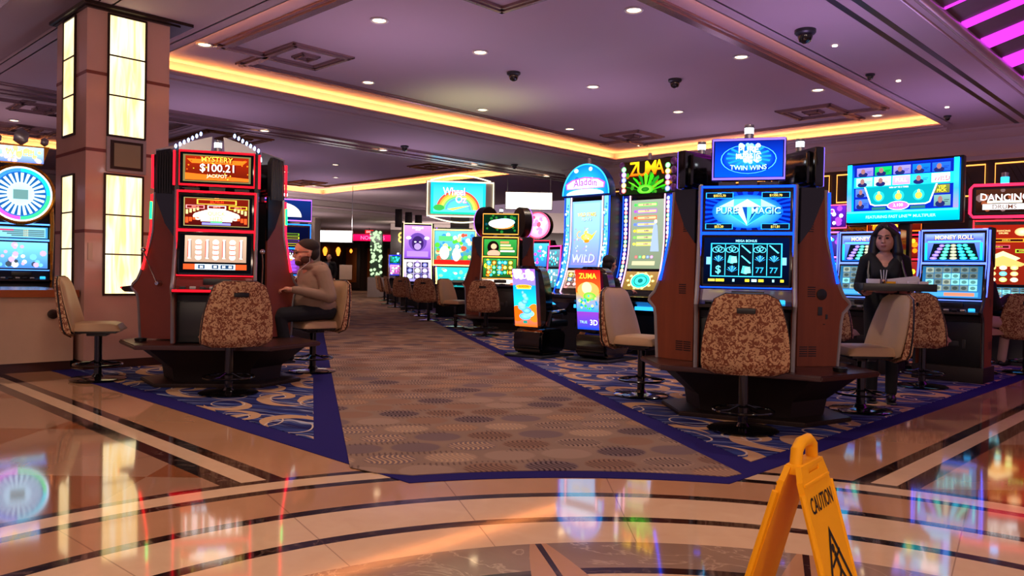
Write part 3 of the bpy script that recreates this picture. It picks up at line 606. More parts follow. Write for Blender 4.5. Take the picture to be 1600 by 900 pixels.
def art_puremagic(w, h):
    a = Art(w, h, (.01, .06, .45), (.02, .10, .60)); 
    for k in range(28): t = k/28*math.tau; a.poly([(.5, .5), (.5+.6*math.cos(t), .5+.6*math.sin(t)), (.5+.6*math.cos(t+.1), .5+.6*math.sin(t+.1))], (.02, .25, .95))
    a.ell(.5, .48, .42, .44, (.04, .35, 1), (.35, .85, 1))
    top = [(.30, .74), (.70, .74)]; gird = [(.16, .55), (.34, .55), (.5, .55), (.66, .55), (.84, .55)]; cu = (.5, .12)
    a.poly([(.34, .80), (.66, .80), (.84, .60), (.5, .10), (.16, .60)], (.25, .80, 1))
    for i, (p, q, c) in enumerate((((.16, .60), (.34, .60), (.12, .62, .95)), ((.34, .60), (.5, .60), (.75, .98, 1)), ((.5, .60), (.66, .60), (.30, .80, 1)), ((.66, .60), (.84, .60), (.08, .48, .85)))): a.poly([p, q, cu], c)
    for p, q, r_, c in (((.34, .80), (.16, .60), (.34, .60), (.65, .95, 1)), ((.34, .80), (.34, .60), (.5, .80), (.30, .75, 1)), ((.5, .80), (.34, .60), (.66, .60), (.9, 1, 1)), ((.5, .80), (.66, .60), (.66, .80), (.25, .7, 1)), ((.66, .80), (.66, .60), (.84, .60), (.6, .95, 1))): a.poly([p, q, r_], c)
    a.poly([(.44, .60), (.5, .60), (.5, .2)], (.05, .25, .6)); a.poly([(.58, .60), (.64, .60), (.52, .2)], (.03, .2, .5))
    a.shadow_text('PURE', .26, .50, .17, (.45, .95, 1), (.0, .10, .40), .34, 0, (.8, 1, 1)); a.shadow_text('MAGIC', .72, .50, .17, (.45, .95, 1), (.0, .10, .40), .42, 0, (.8, 1, 1))
    for x, y, t in ((.17, .90, '$5512.70'), (.83, .90, '$1350.70'), (.17, .085, '$53.20'), (.83, .085, '$11.81')):
        a.rect(x-.165, y-.075, x+.165, y+.075, (.15, .65, 1)); a.rect(x-.155, y-.063, x+.155, y+.063, (.03, .05, .12)); a.text(t, x, y-.01, .07, (1, .85, .35), .25); a.text('BONUS', x, y+.05, .022, (.7, .9, 1))
    return a
def art_magicreels(w, h):
    a = Art(w, h, (.01, .02, .07), (.01, .05, .2)); a.rect(.08, .16, .92, .88, (.2, .75, 1)); a.rect(.095, .18, .905, .86, (.02, .05, .10)); a.rect(.03, .42, .08, .58, (.45, .7, .9)); a.rect(.92, .42, .97, .58, (.45, .7, .9))
    a.text('MEGA BONUS', .5, .93, .05, (.6, .9, 1)); sym = ['ring', 'ring', 'wand', 'ring', 'wand', 'fan', 'card', 'wand', 'fan', 'fan', '$', 'fan', 'card', '7', '7']
    for i, k in enumerate(sym):
        x = .176+.162*(i % 5); y = .745-.225*(i//5); c = (.35, .85, 1)
        if k == 'ring':
            for dx, dy in ((-.035, -.01), (.03, -.01), (0, .02)): a.ring(x+dx, y+dy, .042, .06, .008, c)
        elif k == 'wand': a.poly([(x-.06, y+.08), (x-.045, y+.09), (x+.06, y-.07), (x+.045, y-.085)], c)
        elif k == 'fan':
            for q in range(7): t = .45+q*.37; a.poly([(x, y-.07+.02), (x+.065*math.cos(t)-.006, y-.05+.14*math.sin(t)), (x+.065*math.cos(t)+.010, y-.05+.14*math.sin(t))], c if q % 2 else (.1, .5, .8))
        elif k == 'card': a.poly([(x-.055, y-.06), (x+.01, y-.09), (x+.03, y+.07), (x-.035, y+.09)], (.3, .85, .85)); a.poly([(x-.02, y-.08), (x+.06, y-.06), (x+.05, y+.07), (x-.01, y+.06)], (.5, 1, .95))
        elif k == '$': a.text('$', x, y, .19, (.4, .9, 1), .10)
        else: a.text('77', x, y, .12, (.15, .65, .9), .13)
    for k in range(1, 5): a.rect(.095+.162*k-.004, .18, .095+.162*k+.004, .86, (.25, .8, 1))
    for x, ww, c in ((.10, .04, (.8, .7, .3)), (.2, .05, K['y']), (.36, .012, (.6, .9, 1)), (.52, .025, K['y']), (.60, .03, (.7, .9, 1)), (.68, .03, K['y']), (.82, .012, (.6, .9, 1)), (.92, .02, K['y'])): a.rect(x-ww, .045, x+ww, .10, c)
    return a
def art_generic(w, h, bg, cols, title=None, seed=1, tc=(1, 1, 1), grid=None, bars=0):
    a = Art(w, h, bg, tuple(min(1, x*1.7+.04) for x in bg)); rd = random.Random(seed)
    a.sprinkle(26, .06, .08, .94, .92, .07, cols, seed)
    if grid:
        nx, ny, y0, y1 = grid
        for i in range(nx):
            for j in range(ny):
                x0, yy0 = .08+.84*i/nx, y0+(y1-y0)*j/ny; c = rd.choice(cols)
                a.rect(x0+.01, yy0+.01, x0+.84/nx-.01, yy0+(y1-y0)/ny-.01, tuple(x*.35 for x in c)); a.ell(x0+.42/nx, yy0+.5*(y1-y0)/ny, .28/nx, .36*(y1-y0)/ny, c, tuple(min(1, x+.4) for x in c), n=12)
    for k in range(bars): y = .80-.62*k/max(1, bars-1); c = cols[k % len(cols)]; a.rect(.1, y-.03, .82, y+.035, tuple(x*.3 for x in c)); a.text('$%d,%03d.%02d' % (9-k, rd.randint(100, 999), rd.randint(10, 99)), .46, y, .045, c, .6)
    if title:
        n = title.split('|')
        for i, t in enumerate(n): a.shadow_text(t, .5, .86-.13*i, .11, tc, tuple(x*.2 for x in cols[0]), .84)
    return a

# ================================================================= SLOT MACHINES
DPT = .235
def gl(c, st): return glow('glow_%02d_%02d_%02d_%d' % (*[int(x*99) for x in c[:3]], int(st*10)), c, st)
def side_pts(zb, deck, top):
    return [(DPT, zb), (DPT, top-.30), (.17, top-.02), (.015, top), (0.0, 1.47), (-.02, 1.38), (-.075, 1.20), (-.135, 1.05), (-.165, .99), (-.215, .945), (-.225, .915), (-.20, .885), (-.165, .85), (-.15, .78), (-.125, zb)]
def slot_tier(label, loc, yaw, zb=.42, wd=.73, top=1.84, rim=K['r'], rs=4.0, deck=.26, arts=None, side=M['wood'], trim=M['silver'], topper='screen', ta=None, group=None, lever=False, vents=True, candle=True, sidecol=None, tz=0.0, belly=M['silver'], rimw=.011, stand=False, dz=0.0):
    t = thing('slot_machine', label, 'slot machine', (loc[0], loc[1], zb+dz), yaw, group); H = wd/2; off = Matrix.Translation((0, 0, -zb))
    def B(mb, n, m, par=t): o = mb.build(n, m, par); o.data.transform(off) if par is t else None; return o
    mb = MB(); mb.box(-H+.03, .02, zb, H-.03, DPT-.005, top-.05); mb.box(-H+.03, -.03, zb+.0, H-.03, .05, .80, .004); B(mb, 'cabinet', M['black'])
    for s in (-1, 1):
        mb = MB(); mb.prism(side_pts(zb, deck, top), s*H-.016*s-.012, s*H-.016*s+.012, 'x'); B(mb, 'side_panel', side)
        pts = side_pts(zb, deck, top)[3:]; mb = MB(); mb.tube([(s*(H-.008), y-.006, z) for y, z in pts], .016, 6); B(mb, 'edge_trim', trim)
        mb = MB(); mb.prism([(DPT+.004, top-.44), (DPT+.004, top+.015), (.03, top+.015), (.03, top-.06), (.13, top-.30)], s*(H-.010)-.012, s*(H-.010)+.016, 'x', bev=.004); B(mb, 'shoulder_cover', M['gloss'])
    if vents:
        for s in (-1, 1):
            for (y, z) in ((.10, .50+max(0, zb-.42)), (.18, .50), (.12, .98), (.15, 1.50)):
                mb = MB()
                for k in range(5): mb.box(s*(H-.006)-.004, y-.035, z+.018*k, s*(H-.006)+.004, y+.035, z+.018*k+.008)
                B(mb, 'vent', M['black'])
        mb = MB(); mb.lathe([(.045, -.006), (.045, .006), (.02, .012)], 20); mb.bm.transform(Matrix.Translation((-H+.002, .03, 1.0)) @ Matrix.Rotation(R(-90), 4, 'Y')); B(mb, 'speaker', M['black'])
        mb = MB(); mb.box(-H-.001, .02, .83, -H+.01, .06, .90, .004); mb.box(-H-.001, -.03, .80, -H+.01, -.01, .84, .003); mb.lathe([(.010, -.001), (.010, .003)], 10, (-H, 0, .76)); B(mb, 'lock_plate', M['dgrey'])
    if stand: B(MB().box(-H-.005, -deck+.06, .008-dz, H+.005, DPT+.04, zb, .006), 'stand', M['plinth'])
    # screens
    sh = (top-.03) - 1.47; lo0, lo1 = 1.05, 1.445
    sc2 = (face(0, -.008, 1.47+sh/2), sh-.03); tl = math.atan2(.05, .39)
    mb = MB(); mb.box(-H+.028, -.004, 1.462, H-.028, .03, top-.015, .008); B(mb, 'bezel', M['gloss'])
    mb = MB(); mb.box(-H+.028, -.012, -.205, H-.028, .02, .205, .008); mb.bm.transform(Matrix.Translation((0, -.045, 1.25)) @ Matrix.Rotation(-tl, 4, 'X')); B(mb, 'bezel', M['gloss'])
    arts = arts or (lambda a, b: art_generic(a, b, (.05, .05, .2), [K['b'], K['c'], K['y']]), lambda a, b: art_generic(a, b, (.05, .03, .1), [K['c'], K['o'], K['w']], grid=(5, 3, .15, .9)))
    s1 = arts[0](wd-.10, sh-.045).build('upper_screen', t, off @ sc2[0]); s2 = arts[1](wd-.10, .365).build('lower_screen', t, off @ face(0, -.060, 1.25, tl))
    # glowing rims
    m1 = MB(); h_ = H-.022; m1.tube([(-h_, -.012, 1.468), (h_, -.012, 1.468), (h_, -.012, top-.012), (-h_, -.012, top-.012)], rimw, 6, closed=True); B(m1, 'glow_rim', gl(rim, rs))
    m1 = MB(); m1.tube([(-h_, -.068, 1.048), (h_, -.068, 1.048), (h_, -.018, 1.455), (-h_, -.018, 1.455)], rimw, 6, closed=True); B(m1, 'glow_rim', gl(rim, rs))
    # belly, deck, lower door
    mb = MB(); mb.prism([(.0, 1.03), (-.075, 1.03), (-.135, .945), (0, .945)], -H+.03, H-.03, 'x'); o = B(mb, 'belly_panel', belly)
    mb = MB(); mb.box(-.10, -.128, .958, .14, -.10, 1.02, .004); mb.bm.transform(Matrix.Translation((0, 0, 0))); B(mb, 'meter_window', M['black'])
    mb = MB(); mb.prism([(.0, .945), (-.14, .945), (-deck, .918), (-deck-.008, .893), (-deck+.03, .868), (0, .86)], -H+.03, H-.03, 'x'); B(mb, 'button_deck', M['gloss'])
    for k in range(6):
        x = -H+.10+k*.085; mb = MB(); mb.box(x-.026, -.235, .928, x+.026, -.195, .945, .006); B(mb, 'button', M['white'] if k % 2 else M['dgrey'])
    mb = MB(); mb.lathe([(.034, .93), (.034, .955), (.026, .96), (0, .96)], 18, (H-.11, -.21, 0)); B(mb, 'spin_button', glow('spin_%s' % label[:8], (.2, .7, 1) if rim[2] > .5 else (1, .4, .3), 1.5))
    mb = MB(); mb.box(-.09, -.045, .52 if zb < .5 else .6, .09, -.028, .58, .01); mb.box(.12, -.045, .50, .16, -.03, .60, .006); B(mb, 'door_lock', M['dgrey'])
    if lever:
        mb = MB(); mb.lathe([(.030, 0), (.030, .02), (.018, .05)], 16); mb.bm.transform(Matrix.Translation((H-.002, .08, .96)) @ Matrix.Rotation(R(90), 4, 'Y')); B(mb, 'lever_hub', M['chrome'])
        mb = MB(); mb.tube([(H+.045, .08, .96), (H+.055, .0, 1.14), (H+.05, -.06, 1.26)], .007, 8); mb.ell((H+.05, -.065, 1.28), (.026, .026, .026), n=2); B(mb, 'lever', M['chrome'])
    if sidecol:
        for s in (-1, 1):
            mb = MB(); mb.tube([(s*(H+.004), -.012, top-.02), (s*(H+.004), -.02, 1.47), (s*(H+.004), -.06, 1.28), (s*(H+.004), -.11, 1.09)], .012, 6); B(mb, 'light_strip', gl(sidecol, rs))
    if topper == 'screen':
        tw, th = ta[1], ta[2]; z0 = top+.035+tz
        mb = MB(); mb.box(-tw/2, -.02, z0, tw/2, .06, z0+th, .016); mb.box(-tw/2+.06, .05, z0+.03, tw/2-.06, .10, z0+th-.03, .02); o = B(mb, 'topper', M['gloss'])
        mb = MB(); mb.box(-.07, .0, top-.02, .07, .05, z0+.01); mb.box(-tw/2+.06, -.01, top, -tw/2+.19, .02, top+.025); mb.box(tw/2-.19, -.01, top, tw/2-.06, .02, top+.025); B(mb, 'topper_bracket', M['dgrey'])
        a = ta[0](tw-.055, th-.055).build('topper_screen', t, off @ face(0, -.0215, z0+th/2))
        mb = MB(); mb.tube([(-tw/2+.014, -.020, z0+.014), (tw/2-.014, -.020, z0+.014), (tw/2-.014, -.020, z0+th-.014), (-tw/2+.014, -.020, z0+th-.014)], .010, 6, closed=True); B(mb, 'topper_rim', gl(ta[3], rs*.8))
        zc = z0+th
    else: zc = top
    if candle:
        mb = MB(); mb.lathe([(.035, 0), (.035, .035), (.03, .04)], 16, (0, .03, zc)); c_ = B(mb, 'candle_base', M['silver']); mb = MB(); mb.lathe([(.033, .08), (.036, .085), (.036, .105), (0, .11)], 16, (0, .03, zc)); B(mb, 'candle_cap', M['silver'])
        mb = MB(); mb.lathe([(.034, .036), (.034, .08)], 16, (0, .03, zc)); B(mb, 'candle_lens', glow('candle_lens', (.92, .96, 1), 6))
    return t
def hexa(c, ang, a, b, s=1.0):                               # truncated triangle, long sides a facing the seats
    pts = []; rin = (a+2*b)/(2*math.sqrt(3))
    for k in range(3):
        th = R(ang + 120*k); n = Vector((math.cos(th), math.sin(th))); q = Vector((-n.y, n.x))
        for e in (-1, 1): p = Vector(c) + n*rin*s + q*a/2*e*s; pts.append((p.x, p.y))
    return pts
def island_base(label, c, ang, zt=.42, a=1.2, b=.72):
    t = thing('slot_island_base', label, 'slot base', (c[0], c[1], .008))
    mb = MB(); mb.prism(hexa((0, 0), ang, a, b), zt-.05, zt-.010, 'z', bev=.010); mb.build('shelf', M['wood2'], t)
    p0, p1 = hexa((0, 0), ang, a, b, .86), hexa((0, 0), ang, a, b, .60); n = 6; V = [(x, y, zt-.05) for x, y in p0] + [(x, y, .16) for x, y in p1] + [(x, y, .0) for x, y in hexa((0, 0), ang, a, b, .57)]
    mb = MB(); mb.add(V, [(i, (i+1) % 6, 6+(i+1) % 6, 6+i) for i in range(6)] + [(6+i, 6+(i+1) % 6, 12+(i+1) % 6, 12+i) for i in range(6)]); mb.build('tapered_body', M['plinth'], t)
    mb = MB(); mb.prism(hexa((0, 0), ang, a, b, .80), 0, .035, 'z', bev=.008); mb.build('plinth', M['bronze'], t); return t
def dirv(deg, r, c): return (c[0]+r*math.cos(R(deg)), c[1]+r*math.sin(R(deg)))
def yaw_of(deg): return R(deg+90)                            # machine looks along deg

# ---- blue island, right foreground
CR = (1.96, 6.6); island_base('hexagonal walnut slot island base under the blue diamond machine', (2.06, 6.62), -117)
BL = (.05, .25, 1)
def ar(fn, w_, h_, col): return (fn, w_, h_, col)
gen = lambda bg, cols, **k: (lambda w_, h_: art_generic(w_, h_, bg, cols, **k))
blue_arts = (art_puremagic, art_magicreels)
slot_tier('blue lit slot machine with a big diamond on its screen, facing the viewer', dirv(-107, .5, CR), yaw_of(-107), rim=BL, rs=3.2, arts=blue_arts, trim=M['gtrim'], ta=ar(art_twin, .56, .33, (.45, .35, 1)), sidecol=None)
slot_tier('slot machine of the blue island turned to the left, brown side to the viewer', dirv(132, .5, CR), yaw_of(132), rim=BL, rs=3.2, arts=blue_arts, trim=M['gtrim'], ta=ar(art_twin, .56, .33, (.45, .35, 1)), sidecol=BL)
slot_tier('slot machine of the blue island turned to the right, brown side to the viewer', dirv(12, .5, CR), yaw_of(12), rim=BL, rs=3.2, arts=blue_arts, trim=M['gtrim'], ta=ar(art_twin, .56, .33, (.45, .35, 1)), sidecol=BL)
stool(1.70, 5.72, dirv(-107, .5, CR), 'patterned stool seen from behind in front of the diamond machine', 'stools around the blue island')
stool(1.22, 7.32, dirv(128, .4, CR), 'stool with lilac-lit inner back left of the blue island', 'stools around the blue island')
stool(3.00, 6.72, dirv(10, .3, CR), 'stool with grey-lit inner back right of the blue island, by the tray', 'stools around the blue island')

# ---- red island, left foreground
CL = (-2.93, 7.9); island_base('hexagonal walnut slot island base under the red mystery machine', (-2.86, 7.86), -84, .41)
RD = (1, .06, .12)
red_arts = (art_quickhits, art_reels_red)
def red(label, deg, r=.5, wd=.73, deck=.36, sc=None, front=False):
    t = slot_tier(label, dirv(deg, r, CL), yaw_of(deg), rim=RD, rs=3.2, arts=red_arts, deck=deck, wd=wd, ta=ar(art_mystery, wd-.04, .34, RD), lever=True, side=mat('red_brown_laminate', (.52, .23, .16), .4, var=.2), belly=mat('maroon_panel', (.45, .11, .10), .3), sidecol=sc, vents=False)
    MB().tube([(-wd/2+.03, -deck-.012, .908-.42), (wd/2-.03, -deck-.012, .908-.42)], .010, 6).build('deck_light', gl(RD, 2.4), t)
    mb = MB()
    for s in (-1, 1):
        mb.prism([(s*.06, 1.80-.01), (s*.34, 1.80-.01), (s*.34, 1.84), (s*.05, 1.93)], .0, .04, 'y')
    mb.build('crest', M['silver'], t)
    for s in ((-1, 1) if front else ()):
        m2 = MB()
        for k_ in range(7):
            x = s*(wd/2-k_*.036); z = 1.80+k_*.021+.02; m2.ell((x, -.005, z), (.013, .013, .022), n=1)
        m2.build('crest_lights', glow('crest_led', (.6, .72, 1), 6), t)
    for s in (-1, 1):                                        # fluted black light cowl beside the topper
        m3 = MB(); m3.prism([(.21, 1.40), (.22, 1.78), (.18, 1.84), (.03, 1.82), (.01, 1.42)], s*(wd/2-.013)-.02, s*(wd/2-.013)+.02, 'x')
        for k_ in range(6): m3.tube([(s*(wd/2-.003), .045+k_*.028, 1.41), (s*(wd/2+.007), .05+k_*.028, 1.62), (s*(wd/2-.005), .05+k_*.026, 1.80+.02*(k_ % 2))], .017, 6)
        m3.build('cowl', M['black'], t)
        MB().tube([(s*(wd/2+.012), -.005, 1.46), (s*(wd/2+.012), -.005, 1.78)], .011, 6).build('light_strip', gl((1, .08, .14), 3.2), t)
        if sc: MB().tube([(s*(wd/2+.012), -.018, 1.16), (s*(wd/2+.012), -.014, 1.33)], .013, 6).build('light_strip', gl((.1, 1, .5), 2.6), t)
    return t
red('red framed slot machine showing a mystery jackpot, facing the viewer', -74, front=True)
red('slot machine of the red island turned to the left toward the lit pillar', 168, sc=(1, .10, .12))
red('slot machine of the red island turned to the right, played by the seated man', 64, r=.53, wd=.68, deck=.25, sc=(1, .10, .22))
stool(-2.49, 6.95, dirv(-76, .5, CL), 'patterned stool seen from behind in front of the red mystery machine', 'stools around the red island')
stool(-4.02, 7.66, dirv(168, .2, CL), 'tan stool seen from its side in front of the pillar', 'stools around the red island')
man_stool = (-2.17, 8.62); stool(*man_stool, dirv(46, .2, CL), 'tan stool the seated man in the hoodie sits on', 'stools around the red island')
# things on the shelf
t = thing('ashtray', 'small black ashtray on the red island shelf, left of the machine', 'ashtray', (*dirv(-140, .74, CL), .412)); MB().lathe([(.05, 0), (.055, .03), (.045, .03), (.04, .012), (0, .012)], 20).build('bowl', M['black'], t)
t = thing('ashtray', 'small black ashtray on the blue island shelf, right of the machine', 'ashtray', (*dirv(-52, .78, (2.03, 6.6)), .422)); MB().lathe([(.05, 0), (.055, .03), (.045, .03), (.04, .012), (0, .012)], 20).build('bowl', M['black'], t)
# ---- portrait cabinets, other banks
def curve_y(z, zl, amp): t = (z-zl); return -amp*max(0.0, 1-t/.9)**2.2
def slot_tall(label, loc, yaw, wd=.86, top=2.35, split=1.22, low=.92, lo=None, up=None, edge=None, edge2=None, es=2.2, top_art=None, amp=.22, group=None, topdome=None, side=M['black'], ped=M['black']):
    t = thing('slot_machine', label, 'slot machine', (loc[0], loc[1], 0.008), yaw, group); H = wd/2
    def cy(z): return curve_y(z, low-.05, amp)
    n = 12; zs = [low-.06+(top-low+.06)*k/n for k in range(n+1)]
    pr = [(.42, 0), (.42, top-.25), (.16, top)] + [(cy(z)+.0, z) for z in zs[::-1]] + [(-amp-.16, low-.10), (-amp-.18, low-.15), (-amp+.02, low-.22), (-.02, .62), (-.02, 0)]
    MB().prism(pr, -H, H, 'x').build('cabinet', side, t)
    mb = MB(); mb.prism([(.0, .55), (-amp-.10, low-.16), (-amp-.20, low-.12), (-amp-.20, low-.085), (-amp, low-.04), (0, low-.04)], -H+.03, H-.03, 'x'); mb.build('button_deck', M['gloss'], t)
    for k in range(4): mb = MB(); mb.box(-H+.10+k*.09, -amp-.18, low-.088, -H+.17+k*.09, -amp-.12, low-.074, .004); mb.build('button', M['white'], t)
    mb = MB(); mb.box(.02, -amp-.07, low-.27, H-.08, -amp+.0, low-.22, .004); mb.build('panel_light', gl((.15, .6, 1), 2.2), t)
    # warp pictures onto the curved front
    def warp(z0): return lambda x, y, l: (x, cy(z0+y)-.006-l, z0+y)
    iw = wd-(.30 if edge2 else .16)
    h1 = top-.06-split-.02; h2 = split-.04-low
    MB().sheet(lambda a, b: Vector(((a-.5)*(iw+.05), cy(low+(top-.03-low)*b)-.004, low+(top-.03-low)*b)), 2, 14).build('bezel', M['gloss'], t)
    up(iw, h1).build('upper_screen', t, warp=warp(split+.01+h1/2)); lo(iw, h2).build('lower_screen', t, warp=warp(low+.01+h2/2))
    pth = lambda x: [(x, cy(z)-.012, z) for z in zs]
    for s in (-1, 1):
        MB().tube(pth(s*(iw/2+.018)), .010, 6).build('light_strip', gl(edge, es), t)
        if edge2:
            a = edge2(.075, top-low).build('picture_strip', t, Matrix.Translation((s*(iw/2+.082), 0, 0)), warp=lambda x, y, l, s=s: (x, cy((top+low)/2+y)-.010-l, (top+low)/2+y))
            MB().tube(pth(s*(H-.008)), .008, 6).build('light_strip', gl((.1, .3, 1), es), t)
    if not edge2: MB().tube([(-iw/2, cy(top-.01)-.012, top-.012), (iw/2, cy(top-.01)-.012, top-.012)], .010, 6).build('light_strip', gl(edge, es), t)
    if top_art: top_art(t, top, wd)
    return t
def a_lamp(w, h):
    a = Art(w, h, (.35, .45, .75), (.50, .72, .92)); a.rect(.06, .04, .94, .97, (.45, .45, .70), (.55, .80, .95)); a.shadow_text('WILD STARS', .5, .80, .055, K['y'], (.4, .2, .1), .62); a.shadow_text('PLAYS', .5, .73, .05, (.7, .9, 1), (.1, .2, .6), .4)
    a.ell(.52, .46, .20, .055, (.95, .68, .15), (1, .9, .5)); a.ell(.52, .40, .10, .025, (.8, .5, .1)); a.poly([(.66, .47), (.86, .56), (.70, .43)], (.95, .72, .2)); a.ell(.50, .53, .07, .03, (1, .85, .35)); a.ring(.28, .50, .10, .055, .025, (.9, .65, .2), a0=1.2, a1=5.1); a.ell(.5, .575, .015, .012, (1, .9, .5))
    a.sprinkle(30, .1, .1, .9, .6, .03, [(.7, .8, 1), (.6, .5, .9)], 4); a.shadow_text('WILD', .5, .14, .13, (.85, .8, 1), (.3, .2, .7), .78, 0, (.6, .7, 1)); return a
def a_lamp_low(w, h): return art_generic(w, h, (.5, .4, .35), [(1, .9, .7), (.8, .5, .5), (.5, .7, .9), (.9, .8, .3)], grid=(4, 3, .1, .9), seed=8)
def a_ladder(w, h):
    a = Art(w, h, (.45, .50, .40), (.55, .60, .52)); cs = [(.25, .75, .3), (.6, .3, .75), (.95, .3, .15), (.35, .45, .9), (.9, .75, .2), (.45, .7, .3), (.8, .8, .3)]
    for i, c in enumerate(cs): y = .93-.095*i; a.rect(.20, y-.028, .80, y+.028, c); a.rect(.22, y-.018, .78, y+.018, (.75, .68, .5)); a.text('$ 1,805.12' if i == 0 else '%d,%03d' % (8-i, 100+i*77), .5, y, .028, (.2, .1, .3), .5); a.ell(.14, y, .05, .022, c)
    a.poly([(.66, .25), (.92, .25), (.84, .62), (.78, .66), (.72, .62)], (.55, .62, .80)); a.ell(.79, .68, .05, .03, (.8, .75, .7))
    for k, c in enumerate(((.9, .2, .2), (.2, .7, .3), (.95, .8, .2), (.3, .4, .9), (.85, .4, .8))): a.ell(.25+.12*k, .17, .045, .022, c, tuple(min(1, x+.4) for x in c))
    a.rect(.15, .05, .85, .11, (.75, .7, .55)); return a
def a_mask(w, h):
    a = Art(w, h, (.45, .35, .15), (.6, .45, .25)); a.ell(.5, .5, .30, .42, (.10, .65, .60), (.3, .95, .85)); a.ring(.5, .5, .31, .43, .03, (.8, .95, .7)); a.ring(.5, .5, .2, .28, .025, (.05, .35, .35)); a.ell(.5, .5, .08, .12, (.05, .4, .4))
    for k in range(10): t = k*.628; a.ell(.5+.38*math.cos(t), .5+.42*math.sin(t), .05, .07, (.95, .75, .3), (1, .95, .7), n=8)
    a.text('1,050', .5, .08, .08, (1, .9, .5)); return a
def strip_cyan(w, h): return Art(w, h, (.15, .55, 1), (.45, .80, 1)).sprinkle(40, .1, .02, .9, .98, .30, [(.7, .95, 1), (.2, .5, 1), (.85, .9, 1)], 6)
def strip_beads(w, h):
    a = Art(w, h, (.08, .06, .35), (.12, .10, .4)); cs = [(.9, .2, .25), (.2, .75, .4), (.95, .85, .3), (.3, .45, 1), (.9, .5, .9), (.8, .9, 1)]
    for k in range(22): a.ell(.5, .03+k*.044, .40, .40*w/h, cs[k*5 % 6], (1, 1, 1), n=12)
    return a
def top_dome(t, top, wd):
    w = wd*.98; n = 24
    a = Art(w, w*.52, (.02, .35, .9), (.15, .8, 1)); a.V = []; a.F = []; a.C = []; a.mi = []; a.L = 0
    a.ell(.5, .0, .5, 1.0, (.05, .45, 1), (.2, .85, 1), n=28, a0=0, a1=math.pi); a.sprinkle(16, .18, .06, .82, .6, .05, [(.3, .9, 1), (.1, .4, .95), (.6, .95, 1)], 9)
    a.poly([(.08, .20), (.92, .20), (.94, .38), (.80, .52), (.5, .60), (.20, .52), (.06, .38)], (.75, .25, .75)); a.poly([(.10, .22), (.90, .22), (.91, .36), (.78, .49), (.5, .56), (.22, .49), (.09, .36)], (.95, .90, 1))
    a.text('Aladdin', .5, .37, .24, (.55, .15, .65), .66, .06); a.ell(.5, .02, .42, .17, (.75, .9, 1)); a.ell(.30, .82, .05, .07, (.8, .95, 1)); a.ell(.62, .85, .04, .07, (.8, .95, 1))
    a.build('topper_picture', t, face(0, -.052, top+w*.26+.02))
    mb = MB(); P = [(-w/2-.02, top-.01)] + [(-(w/2+.02)*math.cos(k*math.pi/n), top+.02+(w*.52+.02)*math.sin(k*math.pi/n)) for k in range(n+1)] + [(w/2+.02, top-.01)]; mb.prism(P, -.045, .10, 'y'); mb.build('topper', mat('blue_plastic', (.05, .16, .5), .3), t)
    mb = MB(); mb.tube([(-(w/2+.01)*math.cos(k*math.pi/n), -.055, top+.02+(w*.52+.01)*math.sin(k*math.pi/n)) for k in range(n+1)], .010, 6); mb.build('topper_rim', gl((.2, .7, 1), 2.2), t)
    mb = MB(); mb.lathe([(.028, 0), (.028, .09), (0, .10)], 12, (0, .03, top+w*.52+.03)); mb.build('candle', M['silver'], t)
def top_jungle(t, top, wd):
    w, h = wd*1.02, .50; z0 = top+.0
    mb = MB(); mb.prism([(-w/2, z0), (w/2, z0), (w/2+.02, z0+h*.5), (w/2, z0+h), (w/2-.1, z0+h+.01), (0, z0+h-.03), (-w/2+.1, z0+h-.01), (-w/2-.02, z0+h-.04)], -.03, .10, 'y', bev=.01); mb.build('topper', M['black'], t)
    a = Art(w*.97, h*.94, (.06, .12, .03), (.12, .06, .03)); a.sprinkle(30, .02, .02, .98, .6, .05, [(.1, .4, .08), (.2, .5, .1), (.5, .35, .05)], 12)
    for ch, x, y in (('Z', .26, .76), ('U', .42, .74), ('M', .60, .76), ('A', .76, .77)): a.shadow_text(ch, x, y, .42, (1, .35, .05), (.35, .05, .0), .2, 0, (1, .85, .1))
    for k in range(9): t_ = .25+k*.33; a.poly([(.5, .02), (.5+.36*math.cos(t_)-.03, .10+.46*math.sin(t_)), (.5+.42*math.cos(t_), .12+.50*math.sin(t_)), (.5+.36*math.cos(t_)+.05, .08+.44*math.sin(t_))], [(.18, .70, .08), (.35, .85, .12), (.10, .5, .10)][k % 3])
    a.ell(.5, .12, .16, .14, (.25, .8, .12), (.6, .98, .3)); a.ell(.5, .12, .08, .07, (.08, .35, .08), (.15, .5, .1))
    cs = [(.9, .25, .15), (.95, .8, .2), (.3, .4, .95), (.7, .4, .9), (.3, .8, .4)]
    for k in range(5): a.ell(.06, .12+.16*k, .05, .085, cs[k], K['w'], n=12); a.ell(.94, .10+.17*k, .05, .085, cs[(k*3+2) % 5], K['w'], n=12)
    a.build('topper_picture', t, face(0, -.036, z0+h/2)); mb = MB()
    for s in (-1, 1):
        for k in range(4): mb.ell((s*(w/2+.0), -.03, z0+.08+.12*k), (.05, .03, .055), n=2)
    mb.build('bead_border', mat('coloured_beads', (.6, .35, .7), .25, var=.6, vs=14), t)
    MB().lathe([(.028, 0), (.028, .09), (0, .10)], 12, (0, .03, z0+h)).build('candle', M['silver'], t)
YU = 226                                                     # machines of the right banks look along -u of the hall grid
def fwd_of(p, r): return (p[0]+r*.695, p[1]+r*.719)
slot_tall('tall slot machine with a gold lamp picture and a blue half-round top sign', fwd_of((.42, 10.89), .95), yaw_of(YU), edge=(1, .75, .9), edge2=strip_cyan, up=a_lamp, lo=a_lamp_low, top_art=top_dome, group='tall slots with picture chairs', wd=.85, top=2.28)
